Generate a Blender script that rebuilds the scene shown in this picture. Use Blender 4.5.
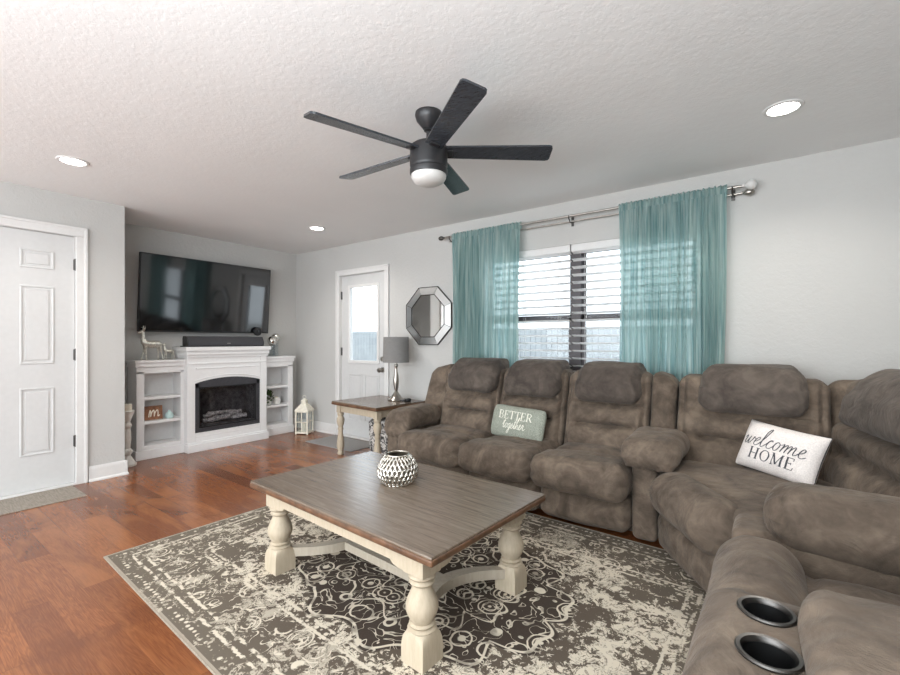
import bpy, bmesh, math, random
from mathutils import Vector, Matrix, noise
PI = math.pi
R = math.radians
random.seed(7)
for o in list(bpy.data.objects):
    bpy.data.objects.remove(o, do_unlink=True)
SC = bpy.context.scene
COL = SC.collection

# ------------------------------------------------------------------ camera, world, lights, exposure
cd = bpy.data.cameras.new('camera'); cam = bpy.data.objects.new('camera', cd); COL.objects.link(cam)
cd.sensor_fit = 'HORIZONTAL'; cd.sensor_width = 36.0; cd.lens = 36.0 * 438.0 / 900.0
cd.shift_y = 3.5 / 900.0; cd.clip_start = 0.02
cam.location = (5.42, -3.72, 1.215); cam.rotation_euler = (R(90), 0, R(36.2))
SC.camera = cam

w = bpy.data.worlds.new('world'); SC.world = w; w.use_nodes = True
bg = w.node_tree.nodes['Background']
bg.inputs['Color'].default_value = (0.88, 0.945, 1.0, 1)
bg.inputs['Strength'].default_value = 3.0

def area(name, loc, rot, sx, sy, power, col=(1, 1, 1), spread=180):
    l = bpy.data.lights.new(name, 'AREA'); l.shape = 'RECTANGLE'; l.size = sx; l.size_y = sy
    l.energy = power; l.color = col; l.spread = R(spread)
    o = bpy.data.objects.new(name, l); COL.objects.link(o); o.location = loc; o.rotation_euler = rot
    return o
# added fill light at the room's open rear, an invented source
area('rear_fill', (3.3, -6.6, 1.5), (R(90), 0, 0), 5.0, 2.2, 130, (0.93, 0.97, 1.0))
# added upward fill behind the camera to brighten and neutralise the ceiling
area('ceiling_fill', (5.1, -4.75, 1.4), (R(180), 0, 0), 1.3, 1.3, 118, (0.88, 0.95, 1.0))
SC.view_settings.view_transform = 'Standard'
SC.view_settings.look = 'None'
SC.view_settings.gamma = 1.0
SC.view_settings.use_curve_mapping = False
SC.view_settings.exposure = 0.35

# ------------------------------------------------------------------ materials
def srgb(r, g, b):
    f = lambda c: (c / 255 / 12.92) if c / 255 <= 0.04045 else ((c / 255 + 0.055) / 1.055) ** 2.4
    return (f(r), f(g), f(b), 1)

class NT:
    def __init__(s, name):
        s.m = bpy.data.materials.new(name); s.m.use_nodes = True
        s.t = s.m.node_tree; s.n = s.t.nodes; s.l = s.t.links
        s.b = s.n['Principled BSDF']; s.out = s.n['Material Output']
    def node(s, typ, **kw):
        n = s.n.new(typ)
        for k, v in kw.items():
            setattr(n, k, v)
        return n
    def put(s, sock, v):
        if isinstance(v, bpy.types.NodeSocket): s.l.new(v, sock)
        elif v is not None: sock.default_value = v
    def coord(s, kind='Object'):
        return s.node('ShaderNodeTexCoord').outputs[kind]
    def mapping(s, v, scale=(1, 1, 1), loc=(0, 0, 0), rot=(0, 0, 0)):
        n = s.node('ShaderNodeMapping'); s.put(n.inputs[0], v)
        n.inputs['Scale'].default_value = scale; n.inputs['Location'].default_value = loc; n.inputs['Rotation'].default_value = rot
        return n.outputs[0]
    def noise(s, v, scale, detail=3, rough=0.5, dist=0.0, out='Fac'):
        n = s.node('ShaderNodeTexNoise'); s.put(n.inputs['Vector'], v)
        n.inputs['Scale'].default_value = scale; n.inputs['Detail'].default_value = detail
        n.inputs['Roughness'].default_value = rough; n.inputs['Distortion'].default_value = dist
        return n.outputs[out]
    def vor(s, v, scale, feature='F1', rnd=1.0, out='Distance'):
        n = s.node('ShaderNodeTexVoronoi', feature=feature); s.put(n.inputs['Vector'], v)
        n.inputs['Scale'].default_value = scale; n.inputs['Randomness'].default_value = rnd
        return n.outputs[out]
    def math(s, op, a, b=None, c=None, clamp=False):
        n = s.node('ShaderNodeMath', operation=op, use_clamp=clamp)
        s.put(n.inputs[0], a); s.put(n.inputs[1], b)
        if c is not None: s.put(n.inputs[2], c)
        return n.outputs[0]
    def vmath(s, op, a, b=None, out=0):
        n = s.node('ShaderNodeVectorMath', operation=op); s.put(n.inputs[0], a)
        if b is not None: s.put(n.inputs[1], b)
        return n.outputs[out]
    def ramp(s, f, stops, interp='LINEAR'):
        n = s.node('ShaderNodeValToRGB'); s.put(n.inputs[0], f); r = n.color_ramp; r.interpolation = interp
        while len(r.elements) < len(stops): r.elements.new(0.5)
        for e, (p, c) in zip(r.elements, stops):
            e.position = p; e.color = c if len(c) == 4 else (*c, 1)
        return n.outputs[0]
    def step(s, f, lo, hi):
        n = s.node('ShaderNodeMapRange', interpolation_type='SMOOTHSTEP'); s.put(n.inputs[0], f)
        n.inputs[1].default_value = lo; n.inputs[2].default_value = hi
        return n.outputs[0]
    def mix(s, f, a, b, blend='MIX'):
        n = s.node('ShaderNodeMix', data_type='RGBA', blend_type=blend)
        s.put(n.inputs[0], f); s.put(n.inputs[6], a); s.put(n.inputs[7], b)
        return n.outputs[2]
    def sep(s, v):
        n = s.node('ShaderNodeSeparateXYZ'); s.put(n.inputs[0], v); return n.outputs
    def comb(s, x, y, z):
        n = s.node('ShaderNodeCombineXYZ'); s.put(n.inputs[0], x); s.put(n.inputs[1], y); s.put(n.inputs[2], z); return n.outputs[0]
    def bump(s, h, strength=0.3, dist=0.01, prev=None):
        n = s.node('ShaderNodeBump'); s.put(n.inputs['Height'], h)
        n.inputs['Strength'].default_value = strength; n.inputs['Distance'].default_value = dist
        if prev is not None: s.l.new(prev, n.inputs['Normal'])
        s.l.new(n.outputs[0], s.b.inputs['Normal']); return n.outputs[0]
    def set(s, color=None, rough=None, metal=None, spec=None, **kw):
        if color is not None: s.put(s.b.inputs['Base Color'], color)
        if rough is not None: s.put(s.b.inputs['Roughness'], rough)
        if metal is not None: s.b.inputs['Metallic'].default_value = metal
        if spec is not None: s.b.inputs['Specular IOR Level'].default_value = spec
        for k, v in kw.items(): s.put(s.b.inputs[k.replace('_', ' ')], v)
        return s

def plain(name, rgb, rough=0.5, metal=0.0, nscale=30, namp=0.06, bump=0.0, spec=0.5, **kw):
    t = NT(name); c = srgb(*rgb)
    f = t.noise(t.coord(), nscale, 3)
    d = tuple(max(0, x * (1 - namp * 2)) for x in c[:3]) + (1,)
    l = tuple(min(1, x * (1 + namp * 2)) for x in c[:3]) + (1,)
    t.set(t.ramp(f, [(0.3, d), (0.7, l)]), rough, metal, spec, **kw)
    if bump: t.bump(f, bump, 0.003)
    return t.m

M = {}
def mk_wall(name, rgb, bs=0.35):
    t = NT(name); v = t.coord()
    a = t.noise(v, 26, 4, 0.6); b = t.noise(v, 90, 2)
    t.set(t.ramp(t.noise(v, 2, 2), [(0.3, srgb(*[c - 3 for c in rgb])), (0.7, srgb(*rgb))]), 0.85, spec=0.25)
    h = t.math('ADD', t.step(a, 0.42, 0.6), t.math('MULTIPLY', b, 0.4))
    t.bump(h, bs, 0.006)
    return t.m
M['wall'] = mk_wall('grey_textured_wall', (190, 189, 186), 0.16)
M['ceiling'] = mk_wall('white_textured_ceiling', (232, 232, 231), 0.08)
M['trim'] = plain('white_trim_paint', (214, 213, 211), 0.4, namp=0.01)
M['door'] = plain('white_door_paint', (200, 200, 199), 0.42, namp=0.01)
M['mantel'] = plain('white_mantel_paint', (226, 225, 224), 0.38, namp=0.01)
M['nickel'] = plain('brushed_nickel', (170, 165, 158), 0.3, 1.0)
M['chrome'] = plain('polished_silver', (215, 213, 208), 0.14, 1.0, namp=0.02)
M['steel'] = plain('dark_steel', (90, 88, 86), 0.35, 1.0)
M['black'] = plain('matte_black', (24, 24, 26), 0.45, namp=0.05)
M['fan_black'] = plain('black_fan_body', (34, 34, 36), 0.4, spec=0.5)
M['charcoal'] = plain('charcoal_mesh', (52, 52, 56), 0.6, nscale=300, namp=0.15)

def mk_floor():
    t = NT('red_oak_planks'); v = t.coord('Object'); xyz = t.sep(v)
    br = t.node('ShaderNodeTexBrick'); t.l.new(v, br.inputs['Vector'])
    br.offset = 0.43; br.offset_frequency = 2
    for k, x in (('Scale', 1.0), ('Brick Width', 1.05), ('Row Height', 0.127), ('Mortar Size', 0.0012), ('Mortar Smooth', 0.3), ('Bias', 0.0)):
        br.inputs[k].default_value = x
    br.inputs['Color1'].default_value = (0, 0, 0, 1); br.inputs['Color2'].default_value = (1, 1, 1, 1); br.inputs['Mortar'].default_value = (0.5, 0.5, 0.5, 1)
    tone = t.sep(br.outputs['Color'])[0]
    gv = t.mapping(v, (1.0, 11, 1))
    off = t.vmath('ADD', gv, t.comb(t.math('MULTIPLY', tone, 17.0), t.math('MULTIPLY', tone, 9.0), 0.0))
    g1 = t.noise(off, 1.6, 3, 0.5, 0.7); g2 = t.noise(t.mapping(off, (1.2, 3.5, 1)), 6, 4, 0.65, 0.3)
    rings = t.math('ABSOLUTE', t.math('SINE', t.math('MULTIPLY', g1, 42.0)))
    base = t.ramp(tone, [(0.0, srgb(112, 66, 40)), (0.35, srgb(138, 84, 50)), (0.7, srgb(152, 94, 56)), (1.0, srgb(124, 74, 45))])
    c = t.mix(t.math('MULTIPLY', t.step(rings, 0.35, 1.0), 0.30), base, srgb(86, 46, 26))
    c = t.mix(t.math('MULTIPLY', t.step(g2, 0.42, 0.66), 0.6), c, srgb(98, 54, 32))
    c = t.mix(t.math('MULTIPLY', t.step(t.noise(t.mapping(off, (0.6, 0.25, 1)), 1.4, 4, 0.6, 1.0), 0.48, 0.66), 0.45), c, srgb(166, 108, 66))
    c = t.mix(t.math('MULTIPLY', t.step(t.noise(v, 2.4, 4, 0.6, 0.5), 0.52, 0.7), 0.4), c, srgb(92, 52, 32))
    c = t.mix(t.math('MULTIPLY', br.outputs['Fac'], 0.45), c, srgb(84, 46, 28))
    t.set(c, 0.24, spec=0.5)
    h = t.math('SUBTRACT', t.math('MULTIPLY', g2, 0.3), br.outputs['Fac'])
    t.bump(h, 0.08, 0.001)
    return t.m
M['floor'] = mk_floor()

def mk_suede(name, dark, light, warm):
    t = NT(name); v = t.coord()
    n1 = t.noise(v, 5.0, 5, 0.62, 0.9); n2 = t.noise(v, 17, 4, 0.6, 0.5); n3 = t.noise(v, 260, 2)
    f = t.math('ADD', t.math('MULTIPLY', n1, 0.75), t.math('MULTIPLY', n2, 0.3))
    c = t.ramp(f, [(0.40, srgb(*dark)), (0.53, srgb(*light)), (0.68, srgb(*warm))])
    t.set(c, 0.88, spec=0.2)
    t.b.inputs['Sheen Weight'].default_value = 0.12; t.b.inputs['Sheen Roughness'].default_value = 0.45
    t.b.inputs['Sheen Tint'].default_value = (0.85, 0.8, 0.74, 1)
    b = t.bump(t.noise(v, 7, 5, 0.6, 1.6), 0.5, 0.025)
    t.bump(n3, 0.12, 0.002, b)
    return t.m
M['suede'] = mk_suede('brown_grey_microsuede', (78, 68, 59), (99, 87, 76), (122, 108, 94))
M['suede_dark'] = mk_suede('charcoal_brown_microsuede', (66, 59, 54), (81, 73, 67), (98, 89, 81))

def mk_tabletop(name, a, b_, edge=False):
    t = NT(name); v = t.coord(); p = t.sep(v)
    row = t.math('FLOOR', t.math('DIVIDE', p[1], 0.098))
    fr = t.math('FRACT', t.math('DIVIDE', p[1], 0.098))
    gv = t.vmath('ADD', t.mapping(v, (2.0, 22, 4)), t.comb(t.math('MULTIPLY', row, 3.7), 0.0, t.math('MULTIPLY', row, 5.1)))
    g = t.noise(gv, 2.5, 6, 0.65, 0.9); saw = t.noise(t.mapping(v, (26, 3, 3), rot=(0, 0, 0.5)), 1.3, 3, 0.6)
    tone = t.noise(t.comb(t.math('MULTIPLY', row, 7.3), 0.0, 0.0), 1.7, 1)
    c = t.ramp(g, [(0.3, srgb(*a)), (0.68, srgb(*b_))])
    c = t.mix(t.math('MULTIPLY', tone, 0.45), c, srgb(96, 84, 74))
    gap = t.math('MAXIMUM', t.step(fr, 0.975, 1.0), t.math('SUBTRACT', 1.0, t.step(fr, 0.0, 0.025)))
    c = t.mix(t.math('MULTIPLY', gap, 0.5), c, srgb(52, 40, 32))
    t.set(c, 0.25, spec=0.6)
    t.bump(t.math('SUBTRACT', t.math('MULTIPLY', g, 0.5), gap), 0.06, 0.001)
    return t.m
M['top'] = mk_tabletop('weathered_brown_tabletop', (90, 76, 63), (134, 119, 104))
M['edge'] = plain('brown_wood_edge', (98, 70, 50), 0.4, nscale=25, namp=0.2)

def mk_distress(name, base, under, amt=0.35):
    t = NT(name); v = t.coord()
    n = t.noise(v, 14, 6, 0.7, 0.8); s_ = t.noise(t.mapping(v, (30, 30, 5)), 2.0, 4, 0.6)
    f = t.math('MULTIPLY', t.step(n, 0.56, 0.7), amt)
    c = t.mix(f, t.ramp(s_, [(0.3, srgb(*[x - 12 for x in base])), (0.65, srgb(*base))]), srgb(*under))
    t.set(c, 0.6, spec=0.35); t.bump(s_, 0.15, 0.003)
    return t.m
M['cream'] = mk_distress('distressed_cream_paint', (186, 173, 152), (168, 152, 132))
M['chippy'] = mk_distress('chippy_white_paint', (224, 220, 212), (130, 118, 106), 0.9)
M['stretcher'] = mk_distress('grey_washed_cream_wood', (176, 166, 150), (150, 140, 128), 0.6)

def mk_rug():
    t = NT('distressed_medallion_rug'); v = t.coord(); p = t.sep(v)
    warp = t.vmath('SUBTRACT', t.noise(v, 7, 3, 0.6, 0, 'Color'), (0.5, 0.5, 0.5))
    ax = t.math('ABSOLUTE', p[0]); ay = t.math('ABSOLUTE', p[1])
    q = t.comb(ax, ay, 0.0)
    qw = t.vmath('ADD', q, t.vmath('MULTIPLY', warp, (0.035, 0.035, 0.0)))
    # lobed centre medallion
    ang = t.math('ARCTAN2', ay, t.math('MULTIPLY', ax, 0.8))
    rad = t.math('SQRT', t.math('ADD', t.math('MULTIPLY', t.math('MULTIPLY', ax, ax), 0.62), t.math('MULTIPLY', ay, ay)))
    lobe = t.math('MULTIPLY', t.math('ABSOLUTE', t.math('SINE', t.math('MULTIPLY', ang, 6.0))), 0.07)
    lobe2 = t.math('MULTIPLY', t.math('SINE', t.math('MULTIPLY', ang, 20.0)), 0.018)
    md = t.math('SUBTRACT', rad, t.math('ADD', lobe, lobe2))            # < .52 inside the medallion
    inside = t.math('SUBTRACT', 1.0, t.step(md, 0.535, 0.55))
    def line(f, at, wd):
        return t.math('SUBTRACT', 1.0, t.step(t.math('ABSOLUTE', t.math('SUBTRACT', f, at)), wd * 0.6, wd))
    # rosettes: rings round mirrored cell centres
    d1 = t.vor(qw, 7.6, 'F1', 0.6)
    ros = t.math('MAXIMUM', line(d1, 0.40, 0.032), t.math('MAXIMUM', line(d1, 0.24, 0.032), t.math('SUBTRACT', 1.0, t.step(d1, 0.06, 0.1))))
    edge = t.vor(qw, 7.6, 'DISTANCE_TO_EDGE', 0.6)
    vine = line(edge, 0.075, 0.028)
    curl = line(t.noise(q, 11, 1, 0.4, 1.6), 0.5, 0.022)
    med = t.math('MAXIMUM', ros, t.math('MAXIMUM', t.math('MAXIMUM', line(md, 0.52, 0.008), line(md, 0.34, 0.007)), t.math('MAXIMUM', t.math('MULTIPLY', curl, 0.9), line(md, 0.17, 0.007))))
    med = t.math('MULTIPLY', med, t.math('ADD', 0.45, t.math('MULTIPLY', t.step(t.noise(v, 12, 3), 0.36, 0.5), 0.55)))
    # distressed cream field
    f1 = t.noise(qw, 8.5, 5, 0.66, 1.3); f2 = t.noise(v, 34, 4, 0.7, 0.8); f3 = t.noise(v, 3.0, 2)
    fs = t.math('ADD', t.math('ADD', t.math('MULTIPLY', f1, 0.54), t.math('MULTIPLY', f2, 0.58)), t.math('MULTIPLY', f3, 0.34))
    ring = t.math('SUBTRACT', 1.0, t.step(t.math('ABSOLUTE', t.math('SUBTRACT', rad, 0.72)), 0.05, 0.34))
    fs = t.math('ADD', fs, t.math('MULTIPLY', ring, 0.075))
    cut = t.math('MAXIMUM', line(f1, 0.47, 0.02), line(f1, 0.56, 0.012))
    field = t.math('MULTIPLY', t.step(fs, 0.792, 0.804), t.math('SUBTRACT', 1.0, t.math('MULTIPLY', cut, 0.75)))
    # borders measured from the rug's own edge
    bx = t.math('SUBTRACT', RUG_HX, ax); by = t.math('SUBTRACT', RUG_HY, ay)
    bd = t.math('MINIMUM', bx, by)
    bdw = t.math('ADD', bd, t.math('MULTIPLY', t.math('SUBTRACT', f2, 0.5), 0.03))
    brk = t.step(t.noise(v, 16, 3, 0.6), 0.42, 0.52)
    lines = t.math('MAXIMUM', line(bdw, 0.10, 0.009), t.math('MAXIMUM', line(bdw, 0.145, 0.009), t.math('MAXIMUM', line(bdw, 0.36, 0.009), line(bdw, 0.405, 0.009))))
    dots = t.math('SUBTRACT', 1.0, t.step(t.vor(q, 30, 'F1', 0.3), 0.25, 0.36))
    dband = t.math('MULTIPLY', dots, t.math('MAXIMUM', line(bd, 0.05, 0.03), line(bd, 0.385, 0.02)))
    inb = t.math('SUBTRACT', 1.0, t.step(bd, 0.36, 0.37))
    bros = t.math('MULTIPLY', t.math('MAXIMUM', ros, curl), t.math('MULTIPLY', inb, t.step(bd, 0.15, 0.16)))
    bord = t.math('MULTIPLY', t.math('MAXIMUM', lines, t.math('MAXIMUM', dband, bros)), brk)
    fld = t.math('MULTIPLY', field, t.math('SUBTRACT', 1.0, t.math('MULTIPLY', inb, 0.35)))
    m = t.math('ADD', t.math('MULTIPLY', med, inside), t.math('MULTIPLY', t.math('MAXIMUM', fld, bord), t.math('SUBTRACT', 1.0, inside)), clamp=True)
    sel = t.math('LESS_THAN', bd, 0.012)
    m = t.math('MAXIMUM', m, t.math('MULTIPLY', sel, 0.4))
    dark = t.mix(inside, t.mix(t.step(rad, 0.6, 1.1), srgb(84, 74, 65), srgb(104, 95, 84)), srgb(50, 39, 35))
    wv = t.noise(v, 420, 1)
    dark = t.mix(t.math('MULTIPLY', wv, 0.35), dark, srgb(120, 112, 100))
    c = t.mix(m, dark, srgb(208, 198, 180))
    t.set(c, 0.95, spec=0.1)
    t.bump(t.math('ADD', m, wv), 0.25, 0.003)
    return t.m
RUG_HX, RUG_HY = 1.52, 1.02
M['rug'] = mk_rug()
M['rug_bind'] = plain('rug_binding', (140, 130, 116), 0.9, nscale=200, namp=0.15)
def mk_mat():
    t = NT('ribbed_grey_mat'); v = t.coord(); p = t.sep(v)
    rib = t.math('SINE', t.math('MULTIPLY', p[0], 330)); n = t.noise(t.mapping(v, (4, 40, 1)), 3, 3)
    t.set(t.ramp(n, [(0.3, srgb(128, 120, 110)), (0.7, srgb(158, 150, 140))]), 0.95, spec=0.1)
    t.bump(rib, 0.4, 0.002); return t.m
M['mat'] = mk_mat()
M['mat_grey'] = plain('slate_grey_mat', (140, 138, 136), 0.95, nscale=120, namp=0.15, bump=0.3)

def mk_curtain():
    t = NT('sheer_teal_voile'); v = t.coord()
    f = t.noise(t.mapping(v, (30, 30, 1.2)), 2, 3)  # vertical streaks: light and shade of the folds painted into the voile colour
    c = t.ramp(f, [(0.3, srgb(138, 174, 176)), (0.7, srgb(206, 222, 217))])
    tr = t.node('ShaderNodeBsdfTransparent'); tl = t.node('ShaderNodeBsdfTranslucent'); df = t.node('ShaderNodeBsdfDiffuse')
    tr.inputs[0].default_value = srgb(236, 246, 247)
    t.l.new(c, tl.inputs[0]); t.l.new(c, df.inputs[0])
    m1 = t.node('ShaderNodeMixShader'); m1.inputs[0].default_value = 0.62
    t.l.new(df.outputs[0], m1.inputs[1]); t.l.new(tl.outputs[0], m1.inputs[2])
    m2 = t.node('ShaderNodeMixShader'); lw = t.node('ShaderNodeLayerWeight'); lw.inputs[0].default_value = 0.5; t.l.new(t.math('MULTIPLY', t.math('POWER', t.math('SUBTRACT', 1.0, lw.outputs['Facing']), 1.5), 0.09), m2.inputs[0])
    t.l.new(m1.outputs[0], m2.inputs[1]); t.l.new(tr.outputs[0], m2.inputs[2])
    t.l.new(m2.outputs[0], t.out.inputs[0]); return t.m
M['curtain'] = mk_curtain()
def mk_blind():
    t = NT('white_blind_slat'); df = t.node('ShaderNodeBsdfTranslucent')
    c = srgb(244, 244, 244); t.set(t.ramp(t.noise(t.coord(), 3, 1), [(0.3, c), (0.7, srgb(244, 244, 243))]), 0.5)
    df.inputs[0].default_value = c
    m = t.node('ShaderNodeMixShader'); m.inputs[0].default_value = 0.22
    t.l.new(t.b.outputs[0], m.inputs[1]); t.l.new(df.outputs[0], m.inputs[2]); t.l.new(m.outputs[0], t.out.inputs[0]); return t.m
M['blind'] = mk_blind()
def mk_glass(name, tint=(1, 1, 1, 1), gl=0.08, rough=0.02):
    t = NT(name); tr = t.node('ShaderNodeBsdfTransparent'); g = t.node('ShaderNodeBsdfGlossy')
    n = t.noise(t.coord(), 3, 1)
    tr.inputs[0].default_value = tint; g.inputs['Roughness'].default_value = rough
    lw = t.node('ShaderNodeLayerWeight'); lw.inputs[0].default_value = 0.5
    fz = t.math('MULTIPLY', t.math('POWER', lw.outputs['Facing'], 4.0), 0.6)
    m = t.node('ShaderNodeMixShader'); t.l.new(t.math('ADD', fz, t.math('MULTIPLY', n, gl), clamp=True), m.inputs[0])
    t.l.new(tr.outputs[0], m.inputs[1]); t.l.new(g.outputs[0], m.inputs[2]); t.l.new(m.outputs[0], t.out.inputs[0]); return t.m
M['glass'] = mk_glass('clear_glass', (0.97, 0.99, 1, 1), 0.03)
M['smoke_glass'] = mk_glass('smoked_glass', (0.78, 0.78, 0.80, 1), 0.05)
M['screen'] = plain('glossy_black_screen', (7, 9, 13), 0.07, spec=1.0, namp=0.01)
M['mirror'] = plain('mirror_silver', (238, 240, 240), 0.03, 1.0, namp=0.002)
M['mirror_dim'] = plain('bevelled_mirror', (222, 224, 224), 0.3, 1.0, namp=0.01)
M['shade'] = plain('grey_linen_shade', (128, 126, 124), 0.9, nscale=220, namp=0.12, bump=0.2)
def emis(name, col, st):
    t = NT(name); n = t.noise(t.coord(), 2, 1)
    e = t.ramp(n, [(0, col), (1, col)])
    t.set(col, 0.4); t.put(t.b.inputs['Emission Color'], e); t.b.inputs['Emission Strength'].default_value = st; return t.m
M['can'] = emis('recessed_light_glow', (1, 0.97, 0.92, 1), 12)
M['globe'] = plain('frosted_fan_globe', (206, 205, 202), 0.35, namp=0.01)
def mk_fanblade():
    t = NT('black_oak_blade'); v = t.coord('Generated')
    g = t.noise(t.mapping(v, (2, 30, 2)), 3, 5, 0.6, 0.5)
    t.set(t.ramp(g, [(0.3, srgb(36, 38, 42)), (0.7, srgb(62, 66, 72))]), 0.24, spec=0.6); t.bump(g, 0.2, 0.002); return t.m
M['blade'] = mk_fanblade()
M['silver_bowl'] = plain('hammered_silver', (205, 200, 190), 0.25, 1.0, nscale=90, namp=0.15, bump=0.3)
M['bowl_dark'] = plain('bowl_recess', (92, 84, 72), 0.6)
M['deer'] = plain('champagne_silver', (205, 202, 192), 0.35, 0.65, nscale=60, namp=0.15)
M['frame_wood'] = plain('rustic_brown_wood', (134, 92, 66), 0.6, nscale=40, namp=0.2)
M['plaque_letter'] = plain('ivory_paint', (228, 220, 204), 0.6)
M['aqua'] = plain('pale_aqua_glaze', (188, 214, 212), 0.3)
M['leaf'] = plain('green_leaf', (62, 84, 40), 0.5, nscale=40, namp=0.3)
M['pot'] = plain('white_pot', (232, 230, 226), 0.4)
M['log'] = plain('grey_log', (176, 170, 164), 0.9, nscale=50, namp=0.35, bump=0.5)
M['firebox'] = plain('dark_firebox', (46, 46, 48), 0.8)
M['fire_frame'] = plain('gunmetal_frame', (70, 70, 74), 0.45, 0.4)
M['brick'] = plain('dark_brick_liner', (92, 88, 86), 0.9, nscale=16, namp=0.3, bump=0.5)
M['pillow_white'] = plain('natural_linen', (226, 219, 214), 0.9, nscale=160, namp=0.06, bump=0.25)
M['piping'] = plain('charcoal_piping', (70, 68, 68), 0.9)
M['ink'] = plain('charcoal_ink', (74, 74, 78), 0.9)
M['ink_grey'] = plain('grey_ink', (122, 120, 118), 0.9)
M['pillow_sage'] = plain('sage_tweed', (142, 146, 134), 0.95, nscale=180, namp=0.2, bump=0.4)
M['stitch'] = plain('cream_embroidery', (222, 220, 206), 0.9)
M['dark_void'] = plain('black_lining', (8, 8, 9), 0.5)
def mk_basket():
    t = NT('black_white_print_fabric'); v = t.coord()
    n = t.noise(v, 22, 3, 0.6, 1.5)
    t.set(t.ramp(n, [(0.40, srgb(44, 42, 42)), (0.47, srgb(96, 92, 90)), (0.56, srgb(204, 200, 194))]), 0.9); return t.m
M['basket'] = mk_basket()
M['lantern'] = plain('cream_metal', (226, 220, 204), 0.5)
M['candle'] = plain('wax', (222, 214, 196), 0.5)
M['ground'] = plain('pale_concrete_ground', (150, 148, 144), 0.9, nscale=2)
M['siding'] = plain('pale_fence_boards', (142, 146, 148), 0.8, nscale=3)
M['dull_frame'] = plain('dark_bronze_sash', (66, 62, 64), 0.5, namp=0.01)

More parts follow.
